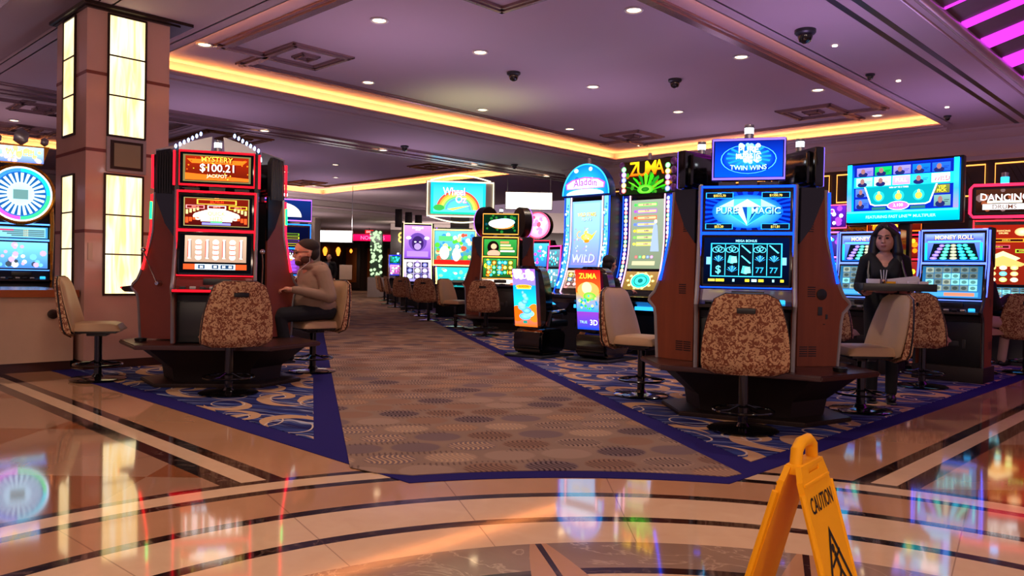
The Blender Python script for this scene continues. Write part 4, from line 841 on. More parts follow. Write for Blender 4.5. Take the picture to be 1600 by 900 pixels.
slot_tall('tall slot machine with orange letters over green leaves on its top sign', fwd_of((1.24, 10.5), .95), yaw_of(YU), edge=(1, .7, .85), edge2=strip_beads, up=a_ladder, lo=a_mask, top_art=top_jungle, group='tall slots with picture chairs', wd=.85, top=2.28)
def pic_chair(label, x, y, art, loc_yaw):
    t = thing('theatre_chair', label, 'chair', (x, y, .008), loc_yaw, 'black chairs with lit pictures on their backs')    # sitter looks along -Y local
    def w_(a): return (.235+.06*math.sin(a*math.pi*.9)-.05*a)*(1-abs(2*a-1)**12)**.2
    o_ = lambda i, j: Vector(((2*i-1)*w_(.004+.992*j), .30+.10*j-.06*(2*i-1)**2*(1 if j > .1 else .4), .38+.85*j))
    MB().sheet(o_, 12, 18, lambda i, j: o_(i, j)+Vector((0, -.15, 0))).build('back_shell', M['gloss'], t)
    a = art(.38, .78); a.build('lit_back_picture', t, Matrix.Translation((0, .395, .80)) @ Matrix.Rotation(R(180), 4, 'Z') @ Matrix.Rotation(R(90)-.118*-1, 4, 'X'))
    mb = MB(); mb.prism([(-.24, .12), (-.26, .30), (-.20, .37), (.30, .37), (.34, .30), (.34, .10), (.28, .04), (-.18, .04)], -.24, .24, 'x', bev=.03); mb.build('base_drum', M['gloss'], t)
    mb = MB(); mb.box(-.25, -.30, .40, .25, .24, .50, .04); mb.build('seat_cushion', M['black'], t)
    for s in (-1, 1):
        mb = MB(); mb.tube([(s*.27, .24, .42), (s*.29, .20, .60), (s*.29, -.12, .62), (s*.28, -.16, .58)], .032, 8); mb.build('armrest', M['gloss'], t)
    mb = MB(); mb.box(-.32, -.34, 0, .32, .42, .03, .01); mb.build('floor_plate', M['dgrey'], t); return t
def a_smoke(w, h):
    a = Art(w, h, (1, .40, .05), (.05, .5, .95)); a.rect(0, .34, 1, .72, (.1, .75, .85), (.05, .55, .95)); a.rect(0, .72, 1, 1, (.5, .45, .95), (.6, .35, .9)); a.ell(.12, .22, .3, .14, (1, .35, .05)); a.ell(.9, .24, .3, .16, (.95, .45, .1))
    a.sprinkle(12, .1, .84, .9, .98, .16, [(.85, .8, 1), (.95, .95, 1)], 5); a.shadow_text('3D', .5, .88, .10, K['w'], (.4, .3, .8), .6)
    a.ell(.5, .70, .36, .035, (.9, .65, .1)); a.text('ALADDIN', .5, .70, .035, (.5, .1, .1), .5); a.rect(.18, .655, .82, .675, (.95, .8, .2))
    for k in range(9): a.ell(.5+.20*math.sin(k*1.3)*(1-k/11), .18+.052*k, .26-.024*k, .060-.003*k, [(.2, .6, .95), (.45, .85, 1), (.12, .45, .85)][k % 3], (.55, .9, 1))
    a.rect(.42, .06, .6, .11, (.1, .5, .45)); return a
def a_idol(w, h):
    a = Art(w, h, (.02, .25, .8), (.9, .10, .05)); a.rect(0, .30, 1, .62, (.05, .55, .9), (.7, .55, .2)); a.rect(0, .62, 1, 1, (.95, .35, .1), (.8, .05, .08)); a.ell(.5, .66, .44, .14, (1, .6, .3)); a.shadow_text('ZUMA', .5, .90, .09, K['y'], (.5, .05, 0), .7)
    a.ell(.45, .70, .20, .10, (.9, .85, .6)); a.ell(.55, .56, .26, .07, (.3, .75, .15), (.7, .95, .4)); a.sprinkle(30, .1, .34, .9, .60, .06, [(.2, .7, .2), (.1, .5, .8), (.8, .9, .5), (.2, .8, .7)], 7); a.shadow_text('TRUE', .30, .13, .045, (.6, .8, 1), (0, .05, .3), .3); a.shadow_text('3D', .72, .13, .09, K['w'], (0, .1, .5), .38); return a
pic_chair('black chair with an orange, blue and violet picture lit on its back', .42, 10.89, a_smoke, yaw_of(46)+.10)
pic_chair('black chair with a red, green and blue picture lit on its back', 1.24, 10.5, a_idol, yaw_of(46)+.10)

# ---- money roll bank under the big screen
def a_roll(w, h):
    a = Art(w, h, (.05, .35, .75), (.45, .55, .9)); a.rect(.03, .74, .97, .96, (.25, .30, .75), (.5, .6, .95)); a.shadow_text('MONEY ROLL', .5, .86, .15, (1, .72, .35), (.1, .1, .5), .82, 0, (1, .95, .75)); a.rect(.06, .68, .94, .735, (.35, .85, .95))
    a.poly([(.08, .05), (.92, .05), (.84, .64), (.16, .64)], (.03, .06, .10)); cs = [(.50, .40, .80), (.25, .72, .62), (.60, .62, .50), (.12, .68, .78), (.15, .75, .65)]
    for i in range(5):
        for j in range(5): x = .5+(i-2)*(.17-.018*j); y = .10+.115*j; a.ell(x, y, .068-.005*j, .055, cs[i], tuple(min(1, q+.2) for q in cs[i]), n=8)
    a.rect(.02, .04, .06, .66, (.1, .85, .9)); a.rect(.94, .04, .98, .66, (.1, .85, .9)); return a
def a_roll_low(w, h):
    a = Art(w, h, (.15, .40, .65), (.12, .35, .5)); rd = random.Random(4)
    for i in range(6):
        for j in range(4): c = rd.choice([(.35, .42, .42), (.30, .36, .36), (.45, .75, .75), (.5, .55, .5)]); a.rect(.06+.148*i, .22+.19*j, .06+.148*i+.135, .22+.19*j+.17, c); a.ell(.127+.148*i, .305+.19*j, .045, .055, tuple(x*.6 for x in c), n=10)
    a.rect(.04, .03, .96, .18, (.25, .55, .8)); a.rect(.4, .05, .9, .16, (.75, .45, .35)); return a
def roll_machine(x, y, label):
    t = slot_tier(label, (x, y), yaw_of(YU), zb=.3, wd=.72, top=1.86, dz=-.12, rim=(.35, .45, 1), rs=3.0, arts=(a_roll, a_roll_low), topper=None, candle=False, group='slot machines under the big turquoise screen', belly=M['black'], sidecol=(.30, .38, 1), trim=M['dgrey'])
    mb = MB(); mb.box(-.37, -.16, -.17, .37, .32, .0, .006); mb.build('stand', M['plinth'], t); return t
roll_machine(5.06, 9.04, 'blue framed slot machine under the right end of the big turquoise screen'); roll_machine(4.38, 9.72, 'blue framed slot machine partly hidden behind the waitress')
stool(4.38, 8.36, (5.06, 9.04), 'patterned stool right behind the tray, in front of the turquoise-sign slot', 'stools of the right bank')
stool(3.74, 9.12, (4.4, 9.8), 'patterned stool between the blue island and the waitress', 'stools of the right bank')
def a_tv(w, h):
    a = Art(w, h, (0, .72, .85), (.02, .12, .70)); a.rect(.05, .20, .95, .98, (.02, .12, .62), (.03, .10, .55)); rd = random.Random(2)
    cells = [(.075+.172*i, .80, .155, .145) for i in range(5)] + [(.075+.172*i, .62, .155, .15) for i in range(5)] + [(.075, .44, .13, .14), (.075, .24, .13, .16), (.79, .44, .13, .14), (.79, .23, .14, .18)]
    cs = [(.45, .40, .85), (.05, .60, .30), (.45, .42, .9), (.05, .35, .80), (.10, .30, .75), (.55, .85, .95), (.85, .85, .75), (.95, .55, .70), (.15, .65, .9), (.85, .85, .9), (.25, .38, .85), (.2, .35, .85), (.35, .38, .18), (.35, .5, .5)]
    a.rect(.05, .60, .95, .785, (.1, .80, .92))
    for (x, y, ww, hh), c in zip(cells, cs):
        a.rect(x, y, x+ww, y+hh, c, tuple(min(1, q*1.2) for q in c)); 
        if c == (.95, .55, .70): a.text('PULL', x+ww/2, y+hh/2, .06, K['w'], .12)
        elif y == .62 and x > .75: a.shadow_text('WILD', x+ww/2, y+hh/2, .07, K['w'], (.8, .2, .4), .14)
        elif c == (.35, .38, .18): a.text('YEP', x+ww/2, y+hh*.7, .05, K['y'], .1); a.text('PICK', x+ww/2, y+hh*.3, .05, K['y'], .1)
        else: a.ell(x+ww*.38, y+hh*.2, ww*.30, hh*.30, (.10, .12, .35), n=10); a.ell(x+ww*.38, y+hh*.58, ww*.14, hh*.32, (.55, .38, .38), n=12); a.rect(x+ww*.62, y+hh*.5, x+ww*.92, y+hh*.56, tuple(q*.5 for q in c)); a.rect(x+ww*.62, y+hh*.34, x+ww*.85, y+hh*.4, tuple(q*.5 for q in c))
    a.poly([(.16, .60), (.82, .60), (.76, .30), (.72, .27), (.26, .27), (.22, .30)], K['w']); a.poly([(.175, .60), (.805, .60), (.75, .315), (.715, .29), (.265, .29), (.23, .315)], (.02, .55, .60)); a.text('WIN UP TO 3 TIMES', .48, .575, .025, K['w'])
    for x in (.30, .48, .66): a.ell(x, .43, .05, .09, (.15, .8, .75)); a.ell(x, .42, .03, .055, (.9, .75, .25), (.7, .95, .35)); a.ell(x, .49, .012, .03, (1, .85, .5))
    a.ell(.48, .265, .10, .075, K['w']); a.ell(.48, .265, .092, .065, (.90, .40, .80)); a.text('2,100', .48, .27, .06, K['w'], .13); a.rect(.24, .205, .37, .25, (.15, .4, .4)); a.rect(.59, .205, .72, .25, (.15, .4, .4))
    a.rect(0, .155, 1, .185, (.3, .85, 1)); a.rect(0, .0, 1, .15, (.0, .60, .80), (.0, .70, .85)); a.text('FEATURING FAST LINE™ MULTIPLIER', .5, .085, .05, (.65, 1, 1), .88)
    for x0, x1 in ((0, .045), (.955, 1)): a.rect(x0, .19, x1, .5, (.55, .5, .95), (.2, .6, .95)); a.rect(x0, .5, x1, 1, (.2, .6, .95), (.1, .9, 1))
    return a
tv = thing('video_screen', 'big turquoise video screen on a black post above the slot machines', 'screen', (4.97, 10.1, -.052), yaw_of(YU))
TVW, TVH = 1.34, .76; mb = MB(); mb.box(-TVW/2-.03, .0, 1.92, TVW/2+.03, .11, 1.92+TVH+.06, .012); mb.build('housing', M['black'], tv)
a_tv(TVW, TVH).build('display', tv, face(0, -.004, 1.95+TVH/2)); MB().box(-.07, .11, .07, .07, .22, 2.6, .01).build('post', M['black'], tv); MB().box(-.35, .02, .06, .35, .42, .11, .01).build('foot', M['black'], tv)
def a_dd_top(w, h):
    a = Art(w, h, (.10, .04, .03), (.25, .12, .08)); a.sprinkle(14, .05, .05, .95, .95, .08, [(.5, .25, .15), (.4, .3, .3)], 4); a.shadow_text('DANCING', .5, .68, .30, K['w'], (.5, .2, .1), .84, -.05); a.rect(.2, .40, .8, .50, (.9, .85, .75)); a.rect(.12, .12, .88, .36, (.95, .95, .95)); a.text('DRUMS', .5, .24, .2, (.35, .2, .15), .6); return a
def a_dd(w, h):
    a = Art(w, h, (.45, .10, .05), (.55, .10, .05)); a.ell(.18, .88, .13, .07, (1, .6, .35), (1, .9, .7)); a.ell(.82, .88, .13, .07, (1, .6, .35), (1, .9, .7)); a.text('DANCING', .5, .90, .03, (1, .8, .5), .3); a.text('DRUMS', .5, .86, .03, (1, .8, .5), .3)
    for x, y, ww, c in ((.55, .74, .34, (.9, .6, .15)), (.42, .63, .22, (.85, .3, .4)), (.84, .56, .13, (.6, .8, .2))): a.rect(x-ww, y-.03, x+ww*.9, y+.03, c); a.rect(x-ww+.02, y-.02, x+ww*.9-.02, y+.02, (.2, .04, .03)); a.text('$10,000.14', x, y, .022, (1, .8, .3), ww*1.3)
    a.poly([(.2, .44), (.5, .56), (.8, .44), (.72, .40), (.28, .40)], (1, .85, .6)); a.poly([(.15, .36), (.5, .48), (.9, .34), (.8, .30), (.2, .30)], (.9, .65, .35))
    for i in range(3):
        for j in range(3): c = [(.9, .8, .6), (.3, .8, .8), (.8, .9, .4), (1, .7, .4)][(i*2+j*3) % 4]; a.ell(.32+.19*i, .08+.10*j, .07, .04, c, tuple(min(1, q+.3) for q in c), n=10)
    return a
def rounded_top(art, rim, w=.84, h=.46):
    def f(t, top, wd):
        mb = MB(); mb.box(-w/2, -.04, top+.03, w/2, .10, top+.03+h, .06, seg=4); mb.build('topper', M['black'], t); art(w-.16, h-.14).build('topper_screen', t, face(0, -.044, top+.03+h/2))
        k = .05; P = [(-w/2+k, top+.04), (w/2-k, top+.04), (w/2-.012, top+.04+k), (w/2-.012, top+.02+h-k), (w/2-k, top+.02+h), (-w/2+k, top+.02+h), (-w/2+.012, top+.02+h-k), (-w/2+.012, top+.04+k)]
        mb = MB(); mb.tube([(x, -.042, z) for x, z in P], .02, 8, closed=True); mb.build('topper_rim', gl(rim, 2.5), t); mb = MB(); mb.box(-.1, 0, top-.02, .1, .08, top+.05); mb.build('topper_bracket', M['dgrey'], t)
        MB().lathe([(.05, 0), (.05, .10)], 14, (0, .03, top+.03+h)).build('candle_lens', glow('candle_blue', (.15, .7, 1), 4), t); MB().lathe([(.045, .10), (.045, .16), (0, .17)], 14, (0, .03, top+.03+h)).build('candle', M['silver'], t)
    return f
slot_tall('red and gold slot machine with a white-lettered top sign at the far right', (6.75, 10.85), yaw_of(YU+14), wd=.84, top=2.0, split=1.10, low=.90, edge=(1, .15, .2), es=2.8, up=a_dd, lo=a_roll_low, top_art=rounded_top(a_dd_top, (1, .15, .3)), amp=.12)
stool(6.46, 9.86, (6.9, 10.6), 'patterned stool at the right edge before the red and gold slot', 'stools of the right bank')
stool(5.80, 9.82, (6.9, 10.3), 'stool with the dark clothed person on it at the right', 'stools of the right bank')
gs = lambda bg, cols, **k: (lambda w_, h_: art_generic(w_, h_, bg, cols, **k))
slot_tier('slot machine with a pink and blue framed sign just right of the blue island', (4.55, 11.6), yaw_of(YU), zb=.3, stand=True, wd=.74, rim=(.9, .4, 1), rs=3, arts=(gs((.15, .1, .35), [K['p'], K['c'], K['w']], seed=3), gs((.2, .1, .4), [K['m'], K['c'], K['w']], grid=(4, 4, .1, .9))), ta=ar(gs((.2, .05, .4), [K['m'], K['p'], K['w']], seed=5), .74, .36, (1, .3, .5)))
slot_tier('slot machine with red strips glimpsed under the big turquoise screen', (5.75, 11.9), yaw_of(YU), stand=True, zb=.3, wd=.8, rim=(1, .1, .2), rs=3, arts=(gs((.35, .05, .03), [K['o'], K['y'], K['w']], seed=3), gs((.3, .05, .05), [K['o'], K['y'], K['w']], grid=(4, 4, .1, .9))), ta=ar(gs((.3, .05, .02), [K['o'], K['w'], K['y']], seed=6), .8, .4, (1, .4, .1)))
# gold relief on the wall behind
gr = thing('gold_relief', 'rippled gold wall ornament behind the blue island at the right', 'ornament', W(WU-.12, 6.35, 1.72), R(46)); mb = MB(); rd = random.Random(5); mb.box(-.01, -.75, -.5, .05, .75, .5)
for k in range(46): y = rd.uniform(-.7, .7); z = rd.uniform(-.45, .45); mb.tube([(-.02, y-.10, z-.03), (-.06, y, z+.03), (-.02, y+.10, z-.01)], .03, 6)
mb.build('relief', M['gold'], gr)

# ---- wheel machine and counter at far left
def a_wheel_low(w, h): return art_generic(w, h, (.25, .45, .75), [(.7, .6, .95), (.9, .9, .9), (.2, .25, .3), (.4, .7, .9)], seed=11)
def a_wheel_up(w, h):
    a = Art(w, h, (.25, .55, .75), (.2, .5, .7)); a.rect(.04, .06, .96, .94, (.45, .70, .80)); a.text('Jackpot', .6, .86, .10, (.4, .9, 1), .4)
    for i in range(4): a.rect(.1+.08*i, .64-.16*i, .94, .74-.16*i, (.25, .35, .35)); a.text('$2,735,188', .6, .69-.16*i, .07, (1, .85, .5), .4)
    a.rect(.08, .62, .38, .76, (.7, .15, .3)); return a
def wheel_top(t, top, wd):
    c = top+.40; mb = MB(); mb.box(-wd/2, .0, top-.02, wd/2, .2, top+.42, .01)
    mb.build('wheel_box', M['black'], t)
    mb = MB(); mb.tube([(.40*math.cos(k*math.tau/40), -.05, c+.40*math.sin(k*math.tau/40)) for k in range(40)], .028, 8, closed=True); mb.build('gold_ring', M['gold'], t)
    a = Art(.74, .74, K['bk']); a.V = []; a.F = []; a.C = []; a.mi = []; a.L = 0
    a.ell(.5, .5, .5, .5, (.1, .35, .7), n=40)
    for k in range(12): t0 = k*math.tau/12; a.poly([(.5+.5*math.cos(t0+q*.13), .5+.5*math.sin(t0+q*.13)) for q in range(5)] + [(.5+.42*math.cos(t0+q*.13), .5+.42*math.sin(t0+q*.13)) for q in range(4, -1, -1)], [(.1, .9, 1), (.2, .5, 1), (.9, .3, .9), (.2, .9, .5)][k*4//12 if k < 12 else 0])
    a.ell(.5, .5, .40, .40, (.75, .9, 1), (.6, .8, .9), n=40)
    for k in range(24): t0 = k*math.tau/24; a.poly([(.5+.40*math.cos(t0), .5+.40*math.sin(t0)), (.5+.40*math.cos(t0+.13), .5+.40*math.sin(t0+.13)), (.5+.22*math.cos(t0+.11), .5+.22*math.sin(t0+.11)), (.5+.22*math.cos(t0+.02), .5+.22*math.sin(t0+.02))], (.08, .3, .55))
    a.rect(.38, .40, .62, .58, (.35, .5, .5)); a.build('wheel_screen', t, face(0, -.052, c))
    mb = MB(); mb.tube([(.37*math.cos(k*math.tau/40), -.06, c+.37*math.sin(k*math.tau/40)) for k in range(40)], .012, 6, closed=True); mb.build('wheel_rim', gl((.75, .85, 1), 3), t)
    z = c+.42; mb = MB(); mb.prism([(-.26, z), (.26, z), (.34, z+.26), (-.34, z+.26)], -.04, .05, 'y'); mb.build('crown_sign', M['gold'], t)
    art_generic(.54, .22, (.4, .5, .95), [(.8, .7, .95), (.95, .8, .5)], seed=2).text('WHEEL', .5, .6, .4, (1, .85, .4), .7).build('crown_picture', t, face(0, -.044, z+.13))
    mb = MB()
    for x, r in ((-.28, .06), (0, .11), (.28, .06)): mb.ell((x, 0, z+.28+r*.9), (r, .05, r*1.15), n=1)
    mb.build('crown_gems', M['silver'], t)
    for s in (-1, 1): MB().tube([(s*(wd/2-.01), -.03, .75), (s*(wd/2+.0), -.03, top), (s*(wd/2-.02), -.03, top+.40)], .03, 8).build('gold_edge', M['gold'], t)
WM = (-6.88, 11.0)
slot_tier('tall slot machine with a glowing wheel and crown at the far left', WM, yaw_of(-58), stand=True, zb=.3, wd=.76, top=1.70, rim=(.3, .55, 1), rs=3, arts=(a_wheel_up, a_wheel_low), topper=None, candle=False, belly=M['black'], trim=M['gold'], side=M['black'])
wheel_top([o for o in bpy.data.objects if o.get('label', '').startswith('tall slot machine with a glowing wheel')][0], 1.70-.3, .76)
slot_tier('dark back of a slot machine beside the wheel machine at the far left', (-7.75, 11.5), yaw_of(120), stand=True, zb=.3, wd=.7, top=2.0, rim=(.3, .55, 1), rs=1, topper='screen', ta=ar(gs((.1, .1, .2), [K['b']]), .6, .3, (.3, .5, 1)), candle=True)
ct = thing('service_counter', 'cream service counter with a wooden top beside the pillar', 'counter', (0, 0, 0))
mb = MB(); slab(mb, 1.3, 9.22, 2.80, 10.6, .10, .68); mb.build('counter_body', M['cream'], ct)
mb = MB(); slab(mb, 1.28, 9.24, 2.78, 10.6, .0, .10); mb.build('toe_kick', M['wood2'], ct)
mb = MB(); slab(mb, 1.26, 9.17, 2.84, 10.66, .78, .075); mb.build('counter_top', mat('honey_wood_top', (.62, .33, .18), .25, coat=.3), ct)
c_ = W(2.60, 9.21, .60); mb = MB(); mb.lathe([(.05, -.008), (.05, .012), (.03, .02), (0, .02)], 20); mb.bm.transform(Matrix.Translation(c_) @ Matrix.Rotation(R(46), 4, 'Z') @ Matrix.Rotation(R(90), 4, 'X')); mb.build('round_emblem', M['bronze'], ct)
gp = thing('glass_partition', 'polished reflective partition at the left edge in front of the counter', 'partition', (-4.55, 6.55, 0), R(40))
mb = MB(); mb.box(-1.8, -.02, .06, .0, .02, .86, .006); mb.build('panel', M['glass'], gp); mb = MB(); mb.box(-1.8, -.03, .86, .02, .03, .90, .006); mb.build('cap_rail', M['silver'], gp); mb = MB(); mb.box(-1.8, -.03, 0, .02, .03, .06, .004); mb.build('base_rail', M['bronze'], gp)

# ---- middle cluster with the orange framed machine, and its neighbours down the aisle
CM = (-.20, 15.9); OR = (1, .62, .25)
island_base('dark slot island base under the orange framed machine', CM, -95, .30)
mid_arts = (gs((.05, .30, .10), [(1, .9, .7), (.2, .7, .4), (.35, .2, .15), K['o']], seed=3, bars=0), gs((.10, .30, .10), [K['c'], K['o'], K['y'], (.2, .8, .4)], grid=(5, 3, .12, .9), seed=4))
def a_girl(w, h):
    a = Art(w, h, (.1, .4, .15), (.2, .6, .25)); a.ell(.28, .5, .18, .40, (.06, .03, .03)); a.ell(.30, .56, .09, .17, (.9, .65, .5)); a.ell(.30, .12, .2, .22, (.85, .6, .5))
    for k in range(4): a.rect(.5, .22+.18*k, .94-.06*k, .33+.18*k, [(1, .9, .8), (.9, .7, .4), (.95, .8, .6), (.95, .5, .3)][k])
    return a
def a_oval(w, h): a = Art(w, h, (.02, .08, .05), (.02, .15, .08)); a.sprinkle(20, .05, .05, .95, .95, .06, [(.1, .4, .15), (.05, .25, .3)], 8); a.ell(.55, .45, .34, .22, (1, .5, .2)); a.ell(.5, .52, .36, .24, (1, .95, .9), K['w']); a.ell(.62, .6, .3, .2, (.7, .9, 1)); return a
slot_tier('orange framed three-screen slot machine in the middle of the picture', dirv(-95, .5, CM), yaw_of(-95), zb=.3, wd=.74, top=1.86, rim=OR, rs=2.6, arts=(a_girl, mid_arts[1]), ta=ar(a_oval, .72, .42, OR), group='machines of the middle cluster')
def round_top(cols):
    def f(t, top, wd):
        a = Art(.6, .6, K['bk']); a.V = []; a.F = []; a.C = []; a.mi = []; a.L = 0; a.ell(.5, .5, .5, .5, cols[0], cols[1], n=30); a.sprinkle(22, .2, .2, .8, .8, .10, [K['w'], cols[2], cols[0]], 3); a.ring(.5, .5, .5, .5, .05, cols[2]); a.build('topper_picture', t, face(0, -.012, top+.33))
        MB().prism([(.31*math.cos(k*math.tau/28), top+.33+.31*math.sin(k*math.tau/28)) for k in range(28)], 0, .16, 'y').build('topper', M['black'], t)
    return f
for dg, lab in ((25, 'slot machine with a round white and pink sign right of the orange framed machine'), (145, 'slot machine of the middle cluster turned away to the left')):
    t = slot_tier(lab, dirv(dg, .5, CM), yaw_of(dg), zb=.3, wd=.74, top=1.86, rim=(1, .2, .3), rs=2.6, arts=mid_arts, topper=None, candle=False, group='machines of the middle cluster'); round_top([(.95, .6, .8), (1, .95, 1), (.6, .3, .9)])(t, 1.86-.3, .74)
t = slot_tall('slot machine with a round pink and white top beside the lit menu sign', (.55, 17.6), yaw_of(-115), wd=.72, top=1.9, split=1.3, low=.92, edge=(1, .15, .25), up=gs((.15, .4, .7), [K['c'], K['w'], K['m']], seed=6), lo=gs((.1, .4, .45), [K['c'], K['w']], grid=(4, 2, .1, .9)), amp=.1, top_art=round_top([(.9, .5, .8), (1, .95, 1), (1, .3, .4)]))
slot_tall('narrow slot machine with a border of pink bulbs left of the lamp machine', (.72, 13.3), yaw_of(-150), wd=.5, top=1.62, split=1.25, low=.9, edge=(1, .25, .6), up=gs((.2, .3, .35), [K['w'], K['c']], seed=6), lo=gs((.2, .35, .4), [K['c'], K['w']], seed=2), amp=.08)
stool(-.46, 14.25, dirv(-95, .3, CM), 'patterned stool before the orange framed slot machine', 'stools along the aisle')
stool(-1.16, 16.4, (-.4, 15.9), 'cream stool second along the aisle, left of the orange machine', 'stools along the aisle')
def a_wizard(w, h):
    a = Art(w, h, (.25, .5, .15), (.4, .75, .9)); a.sprinkle(60, .05, .1, .95, .9, .07, [K['w'], (.3, .7, .2), (.9, .3, .2), (.95, .8, .5), (.2, .5, .8)], 21); a.rect(.1, .7, .45, .85, (.3, .7, .4)); a.rect(0, 0, 1, .14, (.75, .1, .08)); a.ell(.25, .35, .12, .2, K['w']); a.ell(.55, .3, .1, .2, (1, .9, .8)); return a
def a_rainbow(w, h):
    a = Art(w, h, (.1, .75, .6), (.1, .7, .9)); a.rect(.05, .07, .95, .93, (.35, .85, .9), (.15, .65, .95)); 
    for k, c in enumerate(((.95, .3, .2), (1, .6, .2), (1, .9, .3), (.4, .85, .4), (.3, .6, .95))): a.ring(.5, .14, .40-.04*k, .62-.062*k, .045, c, a0=0, a1=math.pi)
    a.shadow_text('Wheel', .42, .72, .24, K['w'], (.2, .3, .7), .4); a.shadow_text('Oz', .55, .48, .22, K['w'], (.8, .3, .5), .2); a.ell(.15, .2, .1, .1, (.2, .6, .25)); a.poly([(.3, .16), (.6, .26), (.72, .28), (.4, .12)], (.95, .85, .3)); return a
bm_ = thing('slot_machine', 'slot machine with a wide village screen under the big rainbow sign', 'slot machine', (-1.50, 20.3, .008), yaw_of(-88)); 
MB().prism([(.5, 0), (.5, 2.2), (.05, 2.3), (-.02, 2.25), (-.02, 1.15), (-.5, .9), (-.52, .84), (-.2, .7), (-.1, 0)], -.45, .45, 'x').build('cabinet', M['black'], bm_)
a_wizard(1.02, .86).build('upper_screen', bm_, face(0, -.06, 1.78)); MB().box(-.55, -.05, 1.31, .55, .0, 2.25, .03).build('bezel', M['gloss'], bm_)
mb = MB(); mb.tube([(-.54, -.06, 1.33), (.54, -.06, 1.33), (.54, -.06, 2.24), (-.54, -.06, 2.24)], .022, 8, closed=True); mb.build('glow_rim', gl((1, .85, .5), 2.6), bm_)
gs((.1, .5, .5), [K['c'], K['w'], (.5, .8, .6)], seed=9)(.78, .66).build('lower_screen', bm_, warp=lambda x, y, l: (x*(1.05+y*.3), -.33-.25*(-y)*1.6-.02 if y < 0 else -.33+y*.9*.8, 1.03+y*.75+l))
for s in (-1, 1): MB().tube([(s*.42, -.52, .86), (s*.43, -.34, 1.0), (s*.46, -.10, 1.26)], .022, 8).build('light_strip', gl((1, .85, .5), 2.6), bm_)
sg = thing('overhead_sign', 'rounded white overhead sign with a rainbow picture in a green frame', 'sign', (-1.42, 21.0, .008), yaw_of(-84))
mb = MB(); mb.box(-.92, .0, 2.62, .92, .30, 3.60, .07, seg=3); mb.build('housing', M['white'], sg); MB().box(-.25, .02, .0, .25, .22, 2.7).build('post', M['dgrey'], sg)
a_rainbow(1.46, .84).build('sign_picture', sg, face(-.06, -.008, 3.12)); mb = MB(); mb.tube([(-.88+.04*0, -.01, 2.64), (.88, -.01, 2.64), (.88, -.01, 3.56), (-.88, -.01, 3.56)], .015, 6, closed=True)
mb.build('neon_frame', gl((1, .93, .75), 3), sg)
for s in (1, -1): MB().tube([(-.8+1.6*k/16, -.02, (3.59 if s > 0 else 2.62)+s*.14*math.sin(math.pi*k/16)) for k in range(17)], .016, 6).build('neon_arc', gl((1, .93, .75), 3), sg)
stool(-1.95, 18.5, (-1.5, 20), 'patterned stool before the wide village-screen slot machine', 'stools along the aisle')
stool(-2.40, 20.4, (-1.4, 20.6), 'cream stool fourth along the aisle, before the purple beast slot', 'stools along the aisle')
def a_buff(w, h):
    a = Art(w, h, (.45, .25, .70), (.75, .55, .95)); a.text('BUFFALO', .5, .93, .06, K['w'], .7); a.text('GOLD', .5, .87, .04, K['w'], .5); a.ell(.5, .50, .34, .28, (.35, .22, .55)); a.ell(.5, .46, .22, .22, (.18, .10, .32)); a.ell(.5, .36, .13, .10, (.6, .5, .75)); a.ell(.41, .50, .04, .02, K['w']); a.ell(.59, .50, .04, .02, K['w']); a.ell(.16, .62, .1, .05, (.9, .85, .95)); a.ell(.84, .62, .1, .05, (.9, .85, .95)); a.rect(.1, .05, .9, .22, (.6, .45, .85)); return a
slot_tall('tall white and gold edged slot machine with a purple beast on its screen', (-2.87, 23.75), yaw_of(-80), wd=.96, top=2.62, split=1.55, low=.86, edge=(1, .90, .62), es=3, up=a_buff, lo=gs((.55, .5, .85), [K['w'], (.7, .6, .95), (.3, .3, .6)], grid=(3, 3, .1, .9)), amp=.25)
slot_tall('purple edged slot machine behind the purple beast slot', (-2.1, 25.6), yaw_of(-80), wd=.9, top=2.6, split=1.5, low=.86, edge=(.45, .15, 1), es=3, up=gs((.2, .1, .4), [K['p'], K['m'], K['w']], seed=8), lo=gs((.2, .1, .4), [K['p'], K['c']], seed=3), amp=.25)
bb = thing('monitor_cluster', 'three black monitor backs above the purple beast slot', 'monitor', (-3.3, 24.8, .008), R(0))
for k in range(3): MB().box(-.42+.30*k, -.05+.1*k, 2.55+.02*k, -.20+.30*k, .1+.1*k, 3.12-.08*k, .02).build('monitor', M['black'], bb)
MB().box(-.06, 0, 0, .06, .1, 2.7).build('post', M['black'], bb)
stool(-2.98, 22.0+.3, (-2.5, 23.4), 'patterned stool before the tall purple beast slot', 'stools along the aisle')
stool(-3.75, 25.3, (-2.9, 25.6), 'lilac stool sixth along the aisle', 'stools along the aisle')
stool(-4.40, 27.9, (-3.5, 28.2), 'cream stool, second farthest along the aisle', 'stools along the aisle')
stool(-5.02, 31.0, (-4.1, 31.2), 'farthest stool along the aisle, by the planter', 'stools along the aisle')
for i, (x, y) in enumerate(((-4.35, 29.9), (-3.7, 28.4))):
    slot_tier(('blue edged slot machine farthest along the aisle', 'blue edged slot machine second farthest along the aisle')[i], (x, y), yaw_of(-75), stand=True, zb=.3, wd=.7, top=1.8, rim=(.12, .2, 1), rs=3, arts=(gs((.05, .25, .2), [(.1, .5, .4), K['c']], seed=i+2), gs((.5, .3, .5), [K['w'], K['m']], grid=(4, 2, .2, .8))), topper=None, vents=False)
